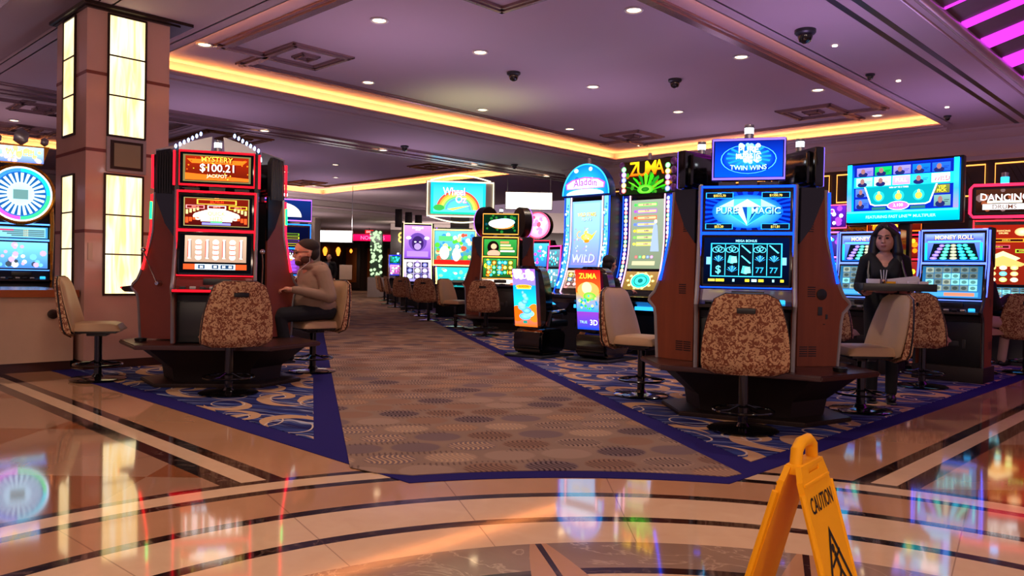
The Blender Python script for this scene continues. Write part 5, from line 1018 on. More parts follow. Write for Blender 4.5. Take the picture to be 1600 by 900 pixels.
# machine behind the seated man
def a_fan(w, h): a = Art(w, h, (.05, .10, .30), (.05, .15, .4)); a.ell(.42, .15, .40, .72, (1, .95, .85), K['w'], a0=0, a1=math.pi); a.text('QUICK', .42, .58, .18, (.9, .75, .5), .5); a.text('HIT', .42, .34, .18, (.9, .7, .5), .3); return a
def a_bars(w, h):
    a = Art(w, h, (.02, .02, .10), (.02, .03, .15))
    for k, t_ in enumerate(('$8,000.01', '$3,000.17', '$51.00', '$20.00')): y = .62-.17*k; c = [(.45, .65, .1), (.7, .7, .15), (.4, .2, .6), (.8, .75, .2)][k]; a.rect(.05, y-.06, .8, y+.06, c); a.rect(.07, y-.045, .78, y+.045, (.12, .10, .10)); a.text(t_, .42, y, .07, (1, .95, .8), .6)
    return a
def a_bars2(w, h):
    a = Art(w, h, (.35, .15, .4), (.6, .3, .8)); a.ell(.4, .75, .35, .2, K['w']); a.rect(.15, .56, .65, .64, (.95, .5, .2)); a.rect(.33, .08, .52, .54, (1, .95, .8))
    for k in range(3): a.ell(.425, .16+.15*k, .07, .06, (.9, .8, .5)); a.ell(.2, .16+.15*k, .08, .06, (.45, .2, .8)); a.ell(.66, .16+.15*k, .08, .06, (.5, .25, .85))
    return a
slot_tier('slot machine with green and purple jackpot bars behind the seated man', (-3.62, 12.5), yaw_of(-65), stand=True, zb=.3, wd=.84, top=1.86, rim=(.1, .45, 1), rs=3, arts=(a_bars, a_bars2), ta=ar(a_fan, .84, .36, (.7, .4, 1)))

# ================================================================= FAR END
mb = MB(); slab(mb, 0, 0, .01, .01, 0, .01); mb.bm.clear(); mb.box(-16, 48, 0, 12, 48.3, 4.2); struct('wall_far', mb, M['dwood'])
mb = MB(); mb.box(-5.6, 36.0, 3.1, 14, 36.2, 4.0); struct('wall_bulkhead', mb, M['wallp'])
mb = MB(); mb.box(-5.6, 36.02, 0, 14, 36.18, 3.1); struct('wall_shop', mb, M['dwood'])
mb = MB(); mb.box(-9.4, 33.2, 0, -8.35, 34.2, 3.6, .02); struct('wall_column', mb, M['wallp'])
mb = MB(); mb.box(-34, 34.5, 0, -9.3, 34.7, 4.0); mb.box(-34, 18, 0, -33.8, 35, 4); struct('wall_left', mb, M['wallp'])
spot('sconce_beam', (-8.8, 32.9, 2.2), 40, (1, .8, .5), 60, .5, (0, .25, 1))
for k, x in enumerate((-11.1, -10.3, -9.5)):
    t = thing('wall_sconce', 'amber wall sconce on the far dark wall, %s of three' % ('leftmost', 'middle', 'rightmost')[k], 'wall light', (x-.3, 47.85, 2.3), 0, 'amber sconces on the far wall'); MB().lathe([(.06, -.2), (.15, .1), (.11, .25), (.04, .33)], 12).build('shade', gl((1, .55, .15), 2.4), t); MB().box(-.06, .0, -.35, .06, .15, .0).build('bracket', M['bronze'], t)
dr = thing('entrance_doors', 'tall dark double doors with copper panels at the far end', 'door', (-9.0, 47.9, .008))
MB().box(-1.6, -.05, 0, 2.6, .08, 3.0).build('frame', M['bronze'], dr)
for k, x in enumerate((-1.3, .0, 1.2)):
    d_ = MB().box(x, -.12, .15, x+1.05, -.05, 2.85, .02).build('door_leaf', M['dwood'], dr); mb = MB(); mb.box(x+.2, -.16, .5, x+.85, -.12, 2.6, .01); mb.build('copper_panel', mat('copper_panel', (.62, .34, .12), .35, .7), d_)
ns = thing('neon_sign', 'pink lit sign with lettering above the far doors', 'sign', (-8.6, 46.9, 2.98)); MB().box(-1.9, .0, 0, 2.4, .15, .42, .02).build('sign_box', M['black'], ns)
Art(4.2, .38, (.75, .02, .22), (.9, .05, .3)).text('NOODLES', .5, .5, .6, (1, .35, .55), .8).build('sign_face', ns, face(.25, -.006, .21), mats=(glow('pink_sign', None, 2.2), glow('pink_letters', None, 2.6, False)))
ws = thing('hanging_sign', 'white glowing rectangular sign hung on a rod left of the pink sign', 'sign', (-6.06, 27.0, 2.12)); MB().box(-.56, 0, 0, .56, .10, .42, .01).build('sign_box', M['white'], ws); Art(1.08, .38, (.95, 1, .97)).build('sign_face', ws, face(0, -.006, .21), mats=(glow('white_sign', None, 3.2), glow('white_sign', None, 3.2)))
MB().tube([(.53, .05, .42), (.53, .05, 1.96)], .012, 6).build('hanging_rod', M['silver'], ws)
ws = thing('menu_sign', 'long white glowing sign hung between the round-topped slots and the lamp machine', 'sign', (.42, 22.0, 2.95)); MB().box(-.66, 0, 0, .66, .10, .50, .01).build('sign_box', M['white'], ws); Art(1.28, .46, (1, .98, .9)).build('sign_face', ws, face(0, -.006, .25), mats=(glow('white_sign_warm', None, 3.2), glow('white_sign_warm', None, 3.2)))
for s in (-1, 1): MB().tube([(s*.6, .05, .5), (s*.6, .05, .95)], .01, 6).build('hanging_rod', M['silver'], ws)
cc = thing('crystal_column', 'column of glittering pale green glass bubbles by the shop front', 'column', (-6.2, 35.8, .008)); MB().box(-.35, -.2, 0, .35, .3, .9, .02).build('planter_base', M['wallp'], cc)
rd = random.Random(3); mb = MB(); mb.box(-.26, -.1, .9, .26, .2, 3.0); mb.build('glass_core', mat('green_glass', (.25, .36, .26), .1), cc)
mb = MB()
for k in range(70): r_ = rd.uniform(.04, .08); mb.ell((rd.uniform(-.25, .25), -.12, rd.uniform(.95, 2.95)), (r_, r_, r_), n=1)
mb.build('glass_bubbles', gl((.75, .88, .68), 1.3), cc)
mb = MB(); mb.box(-.05, 35.93, 2.5, .0, 35.95, 2.6); mb.bm.free()
es_ = thing('clover_sign', 'small yellow lit flower-shaped sign on the dark shop front', 'sign', (-5.0, 35.98, 2.75)); mb = MB()
for k in range(4): a = k*math.pi/2+.785; mb.tube([(.14*math.cos(a)+.11*math.cos(q*math.tau/12), 0, .14*math.sin(a)+.11*math.sin(q*math.tau/12)) for q in range(12)], .035, 6, closed=True)
mb.build('tube', gl((1, .8, .35), 2.6), es_)
ex = thing('exit_sign', 'small red exit sign on the ceiling far back', 'sign', (-7.3, 40.0, 3.18)); MB().box(-.22, 0, -.09, .22, .06, .10, .01).build('box', M['red'], ex); Art(.42, .17, (.9, .1, .12)).text('EXIT', .5, .5, .6, (1, .7, .7)).build('face', ex, face(0, -.006, .005)); MB().box(-.02, .02, .1, .02, .05, .2).build('stem', M['dgrey'], ex)
bs = thing('easel_board', 'cream notice board on a stand beyond the seated man', 'notice board', (-6.35, 30.0, .008)); MB().box(-.24, 0, .82, .24, .03, 1.38, .01).build('board', M['cream'], bs); mb = MB(); mb.tube([(0, .03, .85), (0, .1, .02)], .015, 6); mb.tube([(-.2, 0, .02), (.2, 0, .02)], .015, 6); mb.tube([(0, .1, .02), (0, 0, .02)], .015, 6); mb.build('stand', M['bronze'], bs)
sh = thing('lit_poster', 'blue lit poster on the shop front behind the far blue slots', 'poster', (-3.9, 35.965, 2.5)); MB().box(-.25, 0, -.35, .25, .05, .35).build('frame', M['black'], sh); Art(.44, .62, (.02, .25, .6)).ell(.5, .6, .3, .2, (.2, .7, 1)).build('picture', sh, face(0, -.006, 0))
sh = thing('lit_window', 'bright display window of the shop behind the far slots', 'window', (-3.75, 35.965, 1.7)); MB().box(-.5, 0, -.3, .5, .05, .3).build('frame', M['bronze'], sh); Art(.9, .5, (1, .8, .55)).ell(.5, .3, .3, .25, (.4, .4, .5)).build('pane', sh, face(0, -.006, 0))

# ================================================================= WET FLOOR SIGN
wf = thing('wet_floor_sign', 'yellow folding wet floor sign standing on the marble in front', 'floor sign', (.93, 2.47, 0), R(90-38))   # local +x runs along the hinge
def panel(s):
    top, bot = Vector((0, s*.016, .535)), Vector((0, s*.165, 0)); n = Vector((0, s, .26)).normalized(); dn = (bot-top)
    mb = MB(); th = n*.022
    def q(x, t, o): p = top+dn*t+n*o; return (x, p.y, p.z)
    hwid = lambda t: .118+.024*t
    def plate(pts):
        k = len(pts); V = [q(x, t, -.009) for x, t in pts] + [q(x, t, .009) for x, t in pts]; mb.add(V, [tuple(range(k))[::-1], tuple(range(k, 2*k))] + [(i, (i+1) % k, k+(i+1) % k, k+i) for i in range(k)])
    plate([(-.125, .075), (.125, .075), (.141, .955), (-.141, .955)])
    for sx in (-1, 1): plate([(sx*.072, .955), (sx*.141, .955), (sx*.142, 1.0), (sx*.078, 1.0)]); plate([(sx*.05, .0), (sx*.105, .0), (sx*.122, .075), (sx*.05, .075)])
    plate([(-.05, .05), (.05, .05), (.05, .075), (-.05, .075)])
    for x0, x1, t0, t1 in ((-.118, .118, .09, .105),): mb.add([q(x0, t0, .009), q(x1, t0, .009), q(x1, t1, .009), q(x0, t1, .009), q(x0, t0+.004, .014), q(x1, t0+.004, .014), q(x1, t1, .014), q(x0, t1, .014)], [(4, 5, 6, 7), (0, 1, 5, 4), (2, 3, 7, 6), (1, 2, 6, 5), (3, 0, 4, 7)])
    for sx in (-1, 1): mb.tube([q(sx*.136, .14, .004), q(sx*.139, .98, .004)], .010, 8)
    o = mb.build('folding_panel', M['yellow'], wf)
    # print on the outer face
    pm = MB(); V2, F2, asp = text_geo('CAUTION'); e = .0105
    V2 = [(-x*.205*s, y*.05) for x, y in V2]; L = abs(dn.length)
    pm.add([q(x, .215-y/L, e) for x, y in V2], F2)
    def tri(r, ins, cy): return [(-r*.87, cy+r*.5), (r*.87, cy+r*.5), (0, cy-r)]
    a, b = tri(.125, 0, .58), tri(.098, 0, .585)
    pa = [q(x, .58+(t-.58)/L if True else t, e) for x, t in a]; pb = [q(x, .585+(t-.585)/L, e) for x, t in b]
    pm.add(pa+pb, [(0, 1, 4, 3), (1, 2, 5, 4), (2, 0, 3, 5)])
    def seg(x0, t0, x1, t1, w): d_ = Vector((x1-x0, (t1-t0)*L)).normalized(); nx, ny = -d_.y*w, d_.x*w; pm.add([q(x0+nx, t0+ny/L, e), q(x1+nx, t1+ny/L, e), q(x1-nx, t1-ny/L, e), q(x0-nx, t0-ny/L, e)], [(0, 1, 2, 3)])
    seg(0, .50, .02, .60, .010); seg(.02, .60, -.03, .68, .007); seg(.02, .60, .05, .67, .007); seg(0, .53, .05, .50, .005); seg(0, .53, -.045, .56, .005)
    pm.add([q(-.006+.014*math.cos(k*.628), .475+.014*math.sin(k*.628)/L, e) for k in range(10)], [tuple(range(10))])
    for i, wd_ in enumerate(('WET', 'FLOOR')):
        V3, F3, asp3 = text_geo(wd_); hh = .04; ww = min(hh*asp3, .2); pm.add([q(-x*ww*s, .78+.1*i-y*hh/L, e) for x, y in V3], F3)
    pm.build('printing', M['ink'], o)
panel(1); panel(-1)
mb = MB(); mb.tube([(-.078, 0, .53), (-.070, 0, .582), (-.035, 0, .600), (.035, 0, .600), (.070, 0, .582), (.078, 0, .53)], .019, 10); mb.box(-.10, -.028, .508, .10, .028, .541, .010); mb.build('carry_handle', M['yellow'], wf)
# ================================================================= PEOPLE
def remesh(mb, name, m, parent, vox=.008, smooth=6):         # fuse overlapping volumes into one continuous skin
    me = bpy.data.meshes.new(name); mb.bm.to_mesh(me); mb.bm.free(); o = bpy.data.objects.new(name, me); COL.objects.link(o)
    r = o.modifiers.new('r', 'REMESH'); r.mode = 'VOXEL'; r.voxel_size = vox; s_ = o.modifiers.new('s', 'SMOOTH'); s_.iterations = smooth; s_.factor = .5
    bpy.context.view_layer.update(); e = bpy.data.meshes.new_from_object(o.evaluated_get(bpy.context.evaluated_depsgraph_get())); o.modifiers.clear(); o.data = e; bpy.data.meshes.remove(me)
    e.materials.clear(); e.materials.append(m)
    for p in e.polygons: p.use_smooth = True
    if parent: o.parent = parent
    return o
SK = mat('skin', (.80, .56, .46), .5, var=.06); SKF = mat('warm_skin', (.76, .54, .45), .5, var=.06)
def head(mb, c, rot, s=1.0, jaw=1.0):                        # face looks along local -Y of rot
    c = Vector(c); T = lambda x, y, z: c + rot @ Vector((x*s, y*s, z*s)); q = rot.to_matrix() if hasattr(rot, 'to_matrix') else rot
    def e(x, y, z, rx, ry, rz, n=3): mb.ell(T(x, y, z), (rx*s, ry*s, rz*s), n=n, rot=q)
    e(0, .012, .035, .074, .094, .088); e(0, -.018, -.03, .062*jaw, .068, .078); e(0, -.040, -.078, .036*jaw, .034, .026)          # skull, face, chin
    e(0, -.082, -.012, .013, .020, .028); e(0, -.094, -.026, .016, .015, .012); e(0, -.074, .022, .050, .014, .010)                # nose, brow
    e(0, -.080, -.052, .022, .012, .006); e(0, -.078, -.062, .020, .012, .007)                                                  # lips
    for sx in (-1, 1): e(sx*.078, .010, -.008, .010, .018, .030); e(sx*.042, -.056, -.028, .022, .020, .020)                       # ears, cheeks
def eyes(c, rot, parent, s=1.0):
    c = Vector(c); q = rot
    mb = MB()
    for sx in (-1, 1): mb.ell(c + q @ Vector((sx*.030*s, -.083*s, .004*s)), (.014*s, .007*s, .0075*s), n=2, rot=q)
    mb.build('eyes', mat('dark_eyes', (.10, .07, .06), .2), parent); mb = MB()
    for sx in (-1, 1): mb.tube([c + q @ Vector((sx*a*s, -(.090-.2*(a-.03))*s, (.024+.004*(a > .02))*s)) for a in (.012, .028, .046)], .004*s, 6)
    mb.build('eyebrows', mat('dark_brows', (.12, .08, .07), .8), parent)
def hand(mb, wr, d, palm_n, s=1.0, curl=.5, side=1):          # wr wrist, d pointing direction, palm_n palm normal
    wr, d, n = Vector(wr), Vector(d).normalized(), Vector(palm_n).normalized(); w_ = d.cross(n)*side
    for k in range(5): mb.ell(wr + d*.045*s + w_*(k-2)*.015*s + n*.0, (.020*s, .020*s, .020*s), n=2)
    mb.cap(wr, wr+d*.05*s, .026*s, .030*s)
    for k, L in enumerate((.068, .076, .070, .054)):
        b = wr + d*.080*s + w_*(1.5-k)*.0195*s; a1 = curl*.5; p = [b]; dd = d
        for j, f in enumerate((.45, .32, .25)):
            ang = curl*(.6+.35*j); dd = (d*math.cos(ang*(j+.7)*.9) + n*math.sin(ang*(j+.7)*.9)).normalized(); p.append(p[-1] + dd*L*f*s)
        for j in range(3): mb.cap(p[j], p[j+1], (.0092-.0006*j)*s, (.0086-.0007*j)*s, n=8)
    t0 = wr + d*.028*s + w_*.030*s; t1 = t0 + (d*.6 + w_*.7 + n*.3).normalized()*.036*s; t2 = t1 + (d*.85 + w_*.15 + n*.4).normalized()*.030*s
    mb.cap(t0, t1, .013*s, .010*s, n=8); mb.cap(t1, t2, .010*s, .0085*s, n=8)
def RZ(a): return Matrix.Rotation(R(a), 3, 'Z')
# ---- the seated man (local frame: faces -Y, sits at the origin)
md = math.atan2(CL[1]+.15-man_stool[1], CL[0]+.10-man_stool[0])
man = thing('person', 'seated man in a grey hoodie, jeans and glasses playing at the red island', 'person', (*man_stool, .008), md + math.pi/2)
hr = RZ(-8) @ Matrix.Rotation(R(4), 3, 'X'); hc = (0, -.10, 1.292)
man.scale = (1.12, 1.10, 1.0)
b = MB(); head(b, hc, hr, 1.20, 1.12); b.cap((0, -.06, 1.10), (0, -.075, 1.25), .066, .058)
b.ell((0, .02, .80), (.19, .15, .30), n=3); b.cap((-.10, .06, .66), (-.13, -.40, .62), .085, .065); b.cap((.10, .06, .66), (.13, -.40, .62), .085, .065)
b.cap((-.13, -.42, .58), (-.13, -.34, .20), .06, .045); b.cap((.13, -.42, .58), (.13, -.34, .20), .06, .045)
for sx in (-1, 1): b.cap((sx*.20, 0, 1.06), (sx*.27, .0, .82), .05, .042); b.cap((sx*.27, 0, .82), (sx*.17, -.30, .93 if sx < 0 else .90), .040, .030)
hand(b, (-.165, -.31, .935), (.15, -1, .0), (0, 0, -1), 1.05, .5, 1); hand(b, (.165, -.31, .90), (-.2, -1, .05), (0, 0, -1), 1.05, .7, -1)
remesh(b, 'body', SK, man, .006, 4); eyes(hc, hr, man, 1.20)
b = MB(); b.ell((0, .02, .93), (.215, .165, .26), n=3); b.ell((0, -.045, .80), (.205, .20, .17), n=3); b.ell((0, .05, .72), (.205, .18, .12), n=3); b.cap((-.17, -.0, 1.085), (.17, -.0, 1.085), .085, .085); b.ell((0, .02, 1.12), (.12, .10, .07), n=3)
for sx in (-1, 1): b.cap((sx*.20, 0, 1.06), (sx*.285, .02, .83), .082, .072); b.cap((sx*.285, .02, .83), (sx*.185, -.27, .925 if sx < 0 else .895), .070, .045); b.cap((sx*.19, -.25, .922 if sx < 0 else .892), (sx*.178, -.285, .928 if sx < 0 else .898), .046, .044)
b.tube([(.085*math.cos(a*math.tau/16), -.035+.085*math.sin(a*math.tau/16), 1.165+.02*math.sin(a*math.tau/16)) for a in range(16)], .032, 8, closed=True); b.ell((0, .075, 1.14), (.11, .06, .065), n=3)
for k in range(5): b.tube([(-.20+.02*k, -.02, .98-.05*k), (-.1, -.16+.01*k, .90-.05*k), (.0, -.235+.02*k, .86-.05*k)], .009, 6)
hood = remesh(b, 'hoodie', mat('grey_brown_fleece', (.60, .49, .42), .9, var=.2, vs=14), man, .010, 3)
b = MB()
for sx in (-1, 1): b.cap((sx*.10, .08, .665), (sx*.135, -.40, .635), .105, .080); b.cap((sx*.135, -.42, .60), (sx*.13, -.34, .22), .078, .062)
b.ell((0, .06, .67), (.20, .17, .10), n=3); remesh(b, 'jeans', mat('dark_denim', (.07, .075, .11), .85), man, .010, 3)
for sx in (-1, 1):
    b = MB(); b.ell((sx*.13, -.40, .175), (.048, .13, .045), n=3); b.ell((sx*.13, -.31, .195), (.045, .05, .06), n=2); b.box(sx*.13-.05, -.53, .13, sx*.13+.05, -.27, .155, .01); b.build('shoe', mat('dark_shoe', (.06, .055, .06), .5), man)
H0 = Vector(hc)
S12 = Matrix.Diagonal((1.2, 1.2, 1.2))
b = MB(); b.ell(H0 + S12 @ hr @ Vector((0, .026, .058)), (.097, .114, .090), n=3, rot=hr); b.ell(H0 + S12 @ hr @ Vector((0, .060, .0)), (.090, .068, .085), n=3, rot=hr); remesh(b, 'hair', mat('short_dark_hair', (.16, .10, .08), .8), man, .006, 2)
b = MB(); b.ell(H0 + S12 @ hr @ Vector((0, -.048, -.082)), (.055, .048, .040), n=3, rot=hr)
for sx in (-1, 1): b.ell(H0 + S12 @ hr @ Vector((sx*.055, -.015, -.055)), (.027, .055, .045), n=2, rot=hr)
b.build('beard', mat('brown_beard', (.30, .17, .12), .9), man)
b = MB()
for sx in (-1, 1): b.tube([H0 + S12 @ hr @ Vector((sx*.034+.027*math.cos(a*math.tau/16), -.112, .006+.020*math.sin(a*math.tau/16))) for a in range(16)], .0045, 6, closed=True); b.tube([H0 + S12 @ hr @ Vector((sx*.064, -.108, .012)), H0 + S12 @ hr @ Vector((sx*.092, .0, .010))], .0045, 5)
b.tube([H0 + S12 @ hr @ Vector((-.008, -.112, .012)), H0 + S12 @ hr @ Vector((.008, -.112, .012))], .003, 5); b.build('glasses', M['black'], man)
b = MB(); b.tube([(.085, -.09, 1.30), (.10, -.10, 1.20), (.07, -.20, 1.10), (.05, -.25, .95), (.07, -.30, .86), (.12, -.33, .88)], .003, 5); b.build('earphone_wire', M['white'], man)
b = MB(); V, Fc, asp = text_geo('A', .02); b.add([(x*.13, -.206-.0*z, .965+z*.11) for x, z in V], Fc)
b.bm.free(); b = MB(); b.ell((-.0, -.205, .985), (.045, .012, .05), n=2); b.ell((.0, -.213, .93), (.05, .012, .02), n=2); b.build('chest_print', mat('dark_red_print', (.34, .14, .12), .8), hood)
# ---- the waitress with the tray
wx = thing('person', 'waitress with long dark hair in black holding a black tray by the stool', 'person', (3.42, 7.24, .008), R(-22)); wx.scale = (.94, 1, 1)
hr = RZ(-14) @ Matrix.Rotation(R(3), 3, 'X'); hc = (0, -.03, 1.500)
b = MB(); head(b, hc, hr, 1.12, 1.20); b.cap((0, .005, 1.30), (0, -.015, 1.43), .052, .048)
b.cap((-.13, 0, 1.315), (.13, 0, 1.315), .062, .062); b.ell((0, 0, 1.12), (.15, .105, .22), n=3); b.ell((0, -.055, 1.20), (.135, .075, .075), n=3); b.ell((0, .02, .90), (.165, .12, .15), n=3)
for sx in (-1, 1):
    b.cap((sx*.09, 0, .86), (sx*.09, -.01, .48), .085, .055); b.cap((sx*.09, -.01, .48), (sx*.085, .01, .09), .052, .036); b.ell((sx*.085, -.05, .045), (.038, .10, .035), n=3)
    b.cap((sx*.175, .0, 1.30), (sx*.215, .03, 1.06), .045, .038); b.cap((sx*.215, .03, 1.06), (sx*.17, -.20, 1.00), .037, .026)
hand(b, (-.17, -.20, 1.00), (.25, -1, .1), (0, 0, 1), .95, .35, 1); hand(b, (.17, -.20, 1.00), (-.25, -1, .1), (0, 0, 1), .95, .35, -1)
remesh(b, 'body', SKF, wx, .006, 4); eyes(hc, hr, wx, 1.12)
H0 = Vector(hc)
b = MB()
b.ell((0, .012, 1.12), (.165, .118, .20), n=3); b.ell((0, -.058, 1.185), (.148, .088, .075), n=3); b.ell((0, .02, .90), (.18, .135, .17), n=3); b.cap((-.145, .005, 1.30), (-.09, .02, 1.33), .066, .055); b.cap((.09, .02, 1.33), (.145, .005, 1.30), .055, .066); b.ell((0, .035, 1.27), (.14, .07, .08), n=3)
for sx in (-1, 1): b.cap((sx*.125, -.02, 1.325), (sx*.035, -.105, 1.19), .058, .050); b.cap((sx*.10, -.05, 1.27), (sx*.08, -.11, 1.17), .055, .05)
for sx in (-1, 1): b.cap((sx*.175, .0, 1.295), (sx*.222, .03, 1.06), .060, .055); b.cap((sx*.222, .03, 1.06), (sx*.175, -.165, 1.0), .053, .036)
blk = mat('black_cloth', (.035, .032, .04), .85, var=.3); remesh(b, 'blouse', blk, wx, .010, 3)
b = MB()
for sx in (-1, 1): b.cap((sx*.09, .01, .86), (sx*.092, 0, .48), .100, .070); b.cap((sx*.092, 0, .48), (sx*.088, .01, .10), .070, .055)
b.ell((0, .02, .88), (.178, .13, .12), n=3); remesh(b, 'trousers', blk, wx, .011, 3)
for sx in (-1, 1): b = MB(); b.ell((sx*.087, -.055, .045), (.046, .125, .042), n=3); b.box(sx*.087-.045, -.16, .0, sx*.087+.045, .07, .018, .006); b.build('shoe', M['black'], wx)
b = MB(); hq = lambda x, y, z: H0 + hr @ Vector((x, y, z))
b.ell(hq(0, .030, .055), (.112, .108, .100), n=3, rot=hr); b.ell(hq(0, .065, -.03), (.105, .065, .13), n=3, rot=hr)
for sx in (-1, 1):
    b.cap(hq(sx*.03, -.062, .104), hq(sx*.090, -.020, .045), .026, .030); b.cap(hq(sx*.098, -.008, .03), hq(sx*.112, .0, -.12), .036, .050); b.cap(hq(sx*.100, .0, -.12), (sx*.125, -.045, 1.26), .044, .046); b.cap((sx*.115, -.045, 1.26), (sx*.10, -.105, 1.10), .040, .020)
b.cap(hq(0, .08, -.08), (0, .09, 1.18), .075, .06); remesh(b, 'hair', mat('long_dark_hair', (.05, .035, .04), .45), wx, .007, 2)
b = MB(); b.ell(hq(0, -.094, -.063), (.024, .008, .009), n=2, rot=hr); b.build('lips', mat('lips', (.55, .22, .24), .4), wx)
b = MB(); b.tube([(-.13, -.02, 1.37), (-.15, -.12, 1.20), (-.14, -.25, 1.06)], .012, 6); b.build('tray_strap', M['black'], wx); b = MB(); b.tube([(.13, -.02, 1.37), (.16, -.14, 1.20), (.20, -.28, 1.06)], .012, 6); b.build('tray_strap', M['black'], wx)
ty = thing('serving_tray', 'black tray held at waist height by the waitress, full of cups and papers', 'tray', wx.matrix_world @ Vector((0, 0, 0)), 0)
ty.location = (3.42+.36*math.sin(R(-22))+.07, 7.24-.36*math.cos(R(-22)), 1.035); ty.rotation_euler = (0, 0, R(-12))
b = MB(); b.box(-.29, -.17, 0, .29, .17, .012, .005); b.box(-.29, -.175, 0, .29, -.16, .065, .004); b.box(-.29, .16, 0, .29, .175, .065, .004); b.box(-.295, -.17, 0, -.28, .17, .065, .004); b.box(.28, -.17, 0, .295, .17, .065, .004); b.build('tray_body', M['black'], ty)
def on_tray(name, label, cat, mbld, m, x, y, z=.0125, rz=0, group=None):
    q = Matrix.Rotation(R(-12), 3, 'Z') @ Vector((x, y, 0)); o = mbld.build(name, m); o.location = (ty.location.x+q.x, ty.location.y+q.y, ty.location.z+z); o.rotation_euler = (0, 0, R(-12)+rz); tag(o, label, cat, group); return o
pap = mat('paper_white', (.88, .84, .84), .7)
for k in range(3): b = MB(); b.prism([(-.13, 0), (.13, 0), (.135, .10+.012*k), (-.125, .065+.012*k)], 0, .004, 'y'); on_tray('paper_stack', ('front sheet of the upright papers on the tray', 'middle sheet of the upright papers on the tray', 'rearmost, tallest sheet of the upright papers on the tray')[k], 'paper', b, pap, .06, -.03+.03*k, rz=R(-4*k), group='papers on the tray')
b = MB(); b.box(-.05, -.03, 0, .05, .03, .09, .003); on_tray('napkin_box', 'small white box at the left end of the tray', 'box', b, pap, -.19, -.06)
for k in range(3): b = MB(); b.box(-.035, -.02, 0, .035, .02, .075, .003); on_tray('card_box', ('small white card box on the tray nearest the yellow one', 'small white card box in the middle of the tray front', 'small white card box at the right end of the tray')[k], 'box', b, pap, .02+.09*k, -.12, group='card boxes on the tray')
b = MB(); b.box(-.035, -.02, 0, .035, .02, .07, .003); on_tray('yellow_packet', 'small yellow packet at the front of the tray', 'packet', b, M['yellow'], -.06, -.12)
b = MB(); b.lathe([(.030, 0), (.036, .09), (.034, .09), (.028, .006), (0, .006)], 16); on_tray('tumbler', 'clear tumbler with straws behind the yellow packet', 'cup', b, M['chrome'], -.10, -.02)
for k in range(3): b = MB(); b.tube([(0, 0, .01), (.02*(k-1), .01, .17)], .004, 6); on_tray('straw', 'thin white stick in the tumbler on the tray, %s of three' % ('left-leaning one', 'upright one', 'right-leaning one')[k], 'straw', b, M['white'], -.10+.006*k, -.02, group='straws in the tumbler')
# ---- dark clothed person seated at the right edge, and the one at the lamp bank
def sitter(label, x, y, look, top_m, leg_m, hair_m, hz=1.30, lean=.0, skin=SK):
    t = thing('person', label, 'person', (x, y, .008), math.atan2(look[1]-y, look[0]-x)+math.pi/2); hr = RZ(0); hc = (0, -.10-lean, hz); H0 = Vector(hc)
    b = MB(); head(b, hc, hr, 1.0); b.cap((0, -.04-lean*.7, hz-.20), (0, -.07-lean, hz-.07), .055, .05); b.ell((0, .02, .82), (.15, .12, .26), n=3)
    for sx in (-1, 1): b.cap((sx*.09, .05, .64), (sx*.11, -.38, .62), .075, .055); b.cap((sx*.11, -.40, .58), (sx*.11, -.34, .14), .05, .04); b.cap((sx*.18, 0, hz-.26), (sx*.24, -.02, hz-.48), .045, .038); b.cap((sx*.24, -.02, hz-.48), (sx*.16, -.38, hz-.36), .036, .027); hand(b, (sx*.16, -.38, hz-.36), (-sx*.2, -1, 0), (0, 0, -1), .95, .5, -sx)
    remesh(b, 'body', skin, t, .007, 3); eyes(hc, hr, t)
    b = MB(); b.ell((0, .02-lean*.2, .88), (.18, .14, .25), n=3); b.ell((0, .02, .72), (.18, .16, .12), n=3); b.cap((-.15, -.01-lean*.4, hz-.24), (.15, -.01-lean*.4, hz-.24), .075, .075); b.ell((0, -.0-lean*.3, hz-.35), (.17, .13, .16), n=3)
    for sx in (-1, 1): b.cap((sx*.18, 0, hz-.26), (sx*.245, -.02, hz-.48), .066, .058); b.cap((sx*.245, -.02, hz-.48), (sx*.165, -.35, hz-.37), .055, .038)
    remesh(b, 'jacket', top_m, t, .011, 3)
    b = MB(); b.ell((0, .05, .65), (.18, .16, .09), n=3)
    for sx in (-1, 1): b.cap((sx*.09, .06, .65), (sx*.115, -.38, .63), .092, .070); b.cap((sx*.115, -.40, .60), (sx*.11, -.34, .18), .066, .052)
    remesh(b, 'trousers', leg_m, t, .011, 3)
    for sx in (-1, 1): b = MB(); b.ell((sx*.11, -.39, .125), (.045, .12, .045), n=3); b.build('shoe', M['black'], t)
    b = MB(); b.ell(H0+Vector((0, .030, .055)), (.084, .090, .080), n=3); b.ell(H0+Vector((0, .065, -.01)), (.078, .050, .08), n=3); b.ell(H0+Vector((0, -.045, .085)), (.06, .045, .03), n=2); remesh(b, 'hair', hair_m, t, .007, 2); return t
sitter('person in a black top and pale trousers seated at the far right slots', 5.80, 9.82, (6.9, 10.3), blk, mat('pale_trousers', (.72, .58, .56), .8), mat('black_hair', (.05, .04, .04), .6), 1.33, .04)
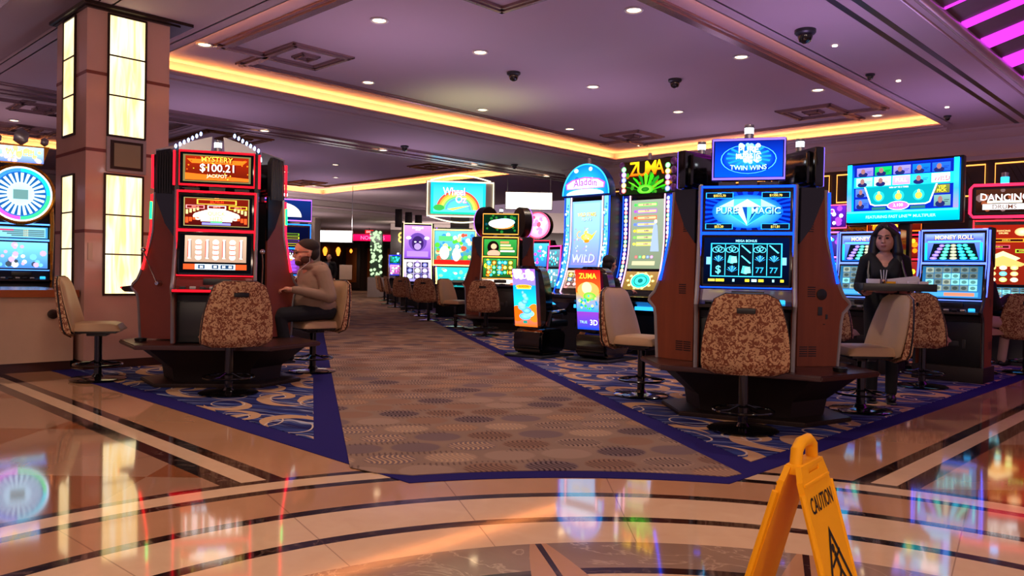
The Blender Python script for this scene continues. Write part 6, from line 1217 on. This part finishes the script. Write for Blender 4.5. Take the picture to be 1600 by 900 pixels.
sitter('dark haired person in dark clothes seated in the red picture chair', 1.24, 10.5, fwd_of((1.24, 10.5), 1), blk, blk, mat('black_hair', (.05, .04, .04), .6), 1.27)
# ---- standing man far back
st = thing('person', 'balding man in a dark suit standing far back in the aisle', 'person', (-6.52, 28.0, .008), R(-8)); hr = RZ(6); hc = (0, -.02, 1.60)
b = MB(); head(b, hc, hr, 1.0); b.cap((0, 0, 1.40), (0, -.01, 1.50), .055, .05); b.ell((0, 0, 1.15), (.16, .11, .28), n=3)
for sx in (-1, 1):
    b.cap((sx*.09, 0, .90), (sx*.10, 0, .50), .08, .055); b.cap((sx*.10, 0, .50), (sx*.10, .01, .09), .052, .04); b.cap((sx*.20, 0, 1.38), (sx*.25, .02, 1.10), .045, .04); b.cap((sx*.25, .02, 1.10), (sx*.23, -.06, .86), .038, .028); hand(b, (sx*.23, -.06, .86), (0, -.15, -1), (-sx, 0, 0), 1.0, .4, sx)
remesh(b, 'body', SK, st, .009, 2); eyes(hc, hr, st)
b = MB(); b.ell((0, 0, 1.14), (.19, .135, .30), n=3); b.ell((0, 0, .90), (.19, .14, .14), n=3); b.cap((-.16, 0, 1.40), (.16, 0, 1.40), .075, .075)
for sx in (-1, 1): b.cap((sx*.20, 0, 1.38), (sx*.255, .02, 1.10), .068, .06); b.cap((sx*.255, .02, 1.10), (sx*.235, -.05, .90), .056, .042)
remesh(b, 'suit_jacket', blk, st, .013, 2); b = MB(); b.prism([(-.05, 1.42), (.05, 1.42), (.02, 1.08), (-.02, 1.08)], -.15, -.125, 'y'); b.build('shirt', mat('blue_grey_shirt', (.36, .40, .52), .8), st)
b = MB()
for sx in (-1, 1): b.cap((sx*.09, 0, .90), (sx*.10, 0, .50), .095, .075); b.cap((sx*.10, 0, .50), (sx*.10, .01, .10), .075, .06)
remesh(b, 'trousers', blk, st, .013, 2)
for sx in (-1, 1): b = MB(); b.ell((sx*.10, -.05, .045), (.045, .13, .045), n=2); b.build('shoe', M['black'], st)
b = MB(); b.ell(Vector(hc)+Vector((0, .055, .005)), (.080, .055, .065), n=2); b.build('hair', mat('grey_hair', (.35, .30, .28), .8), st)
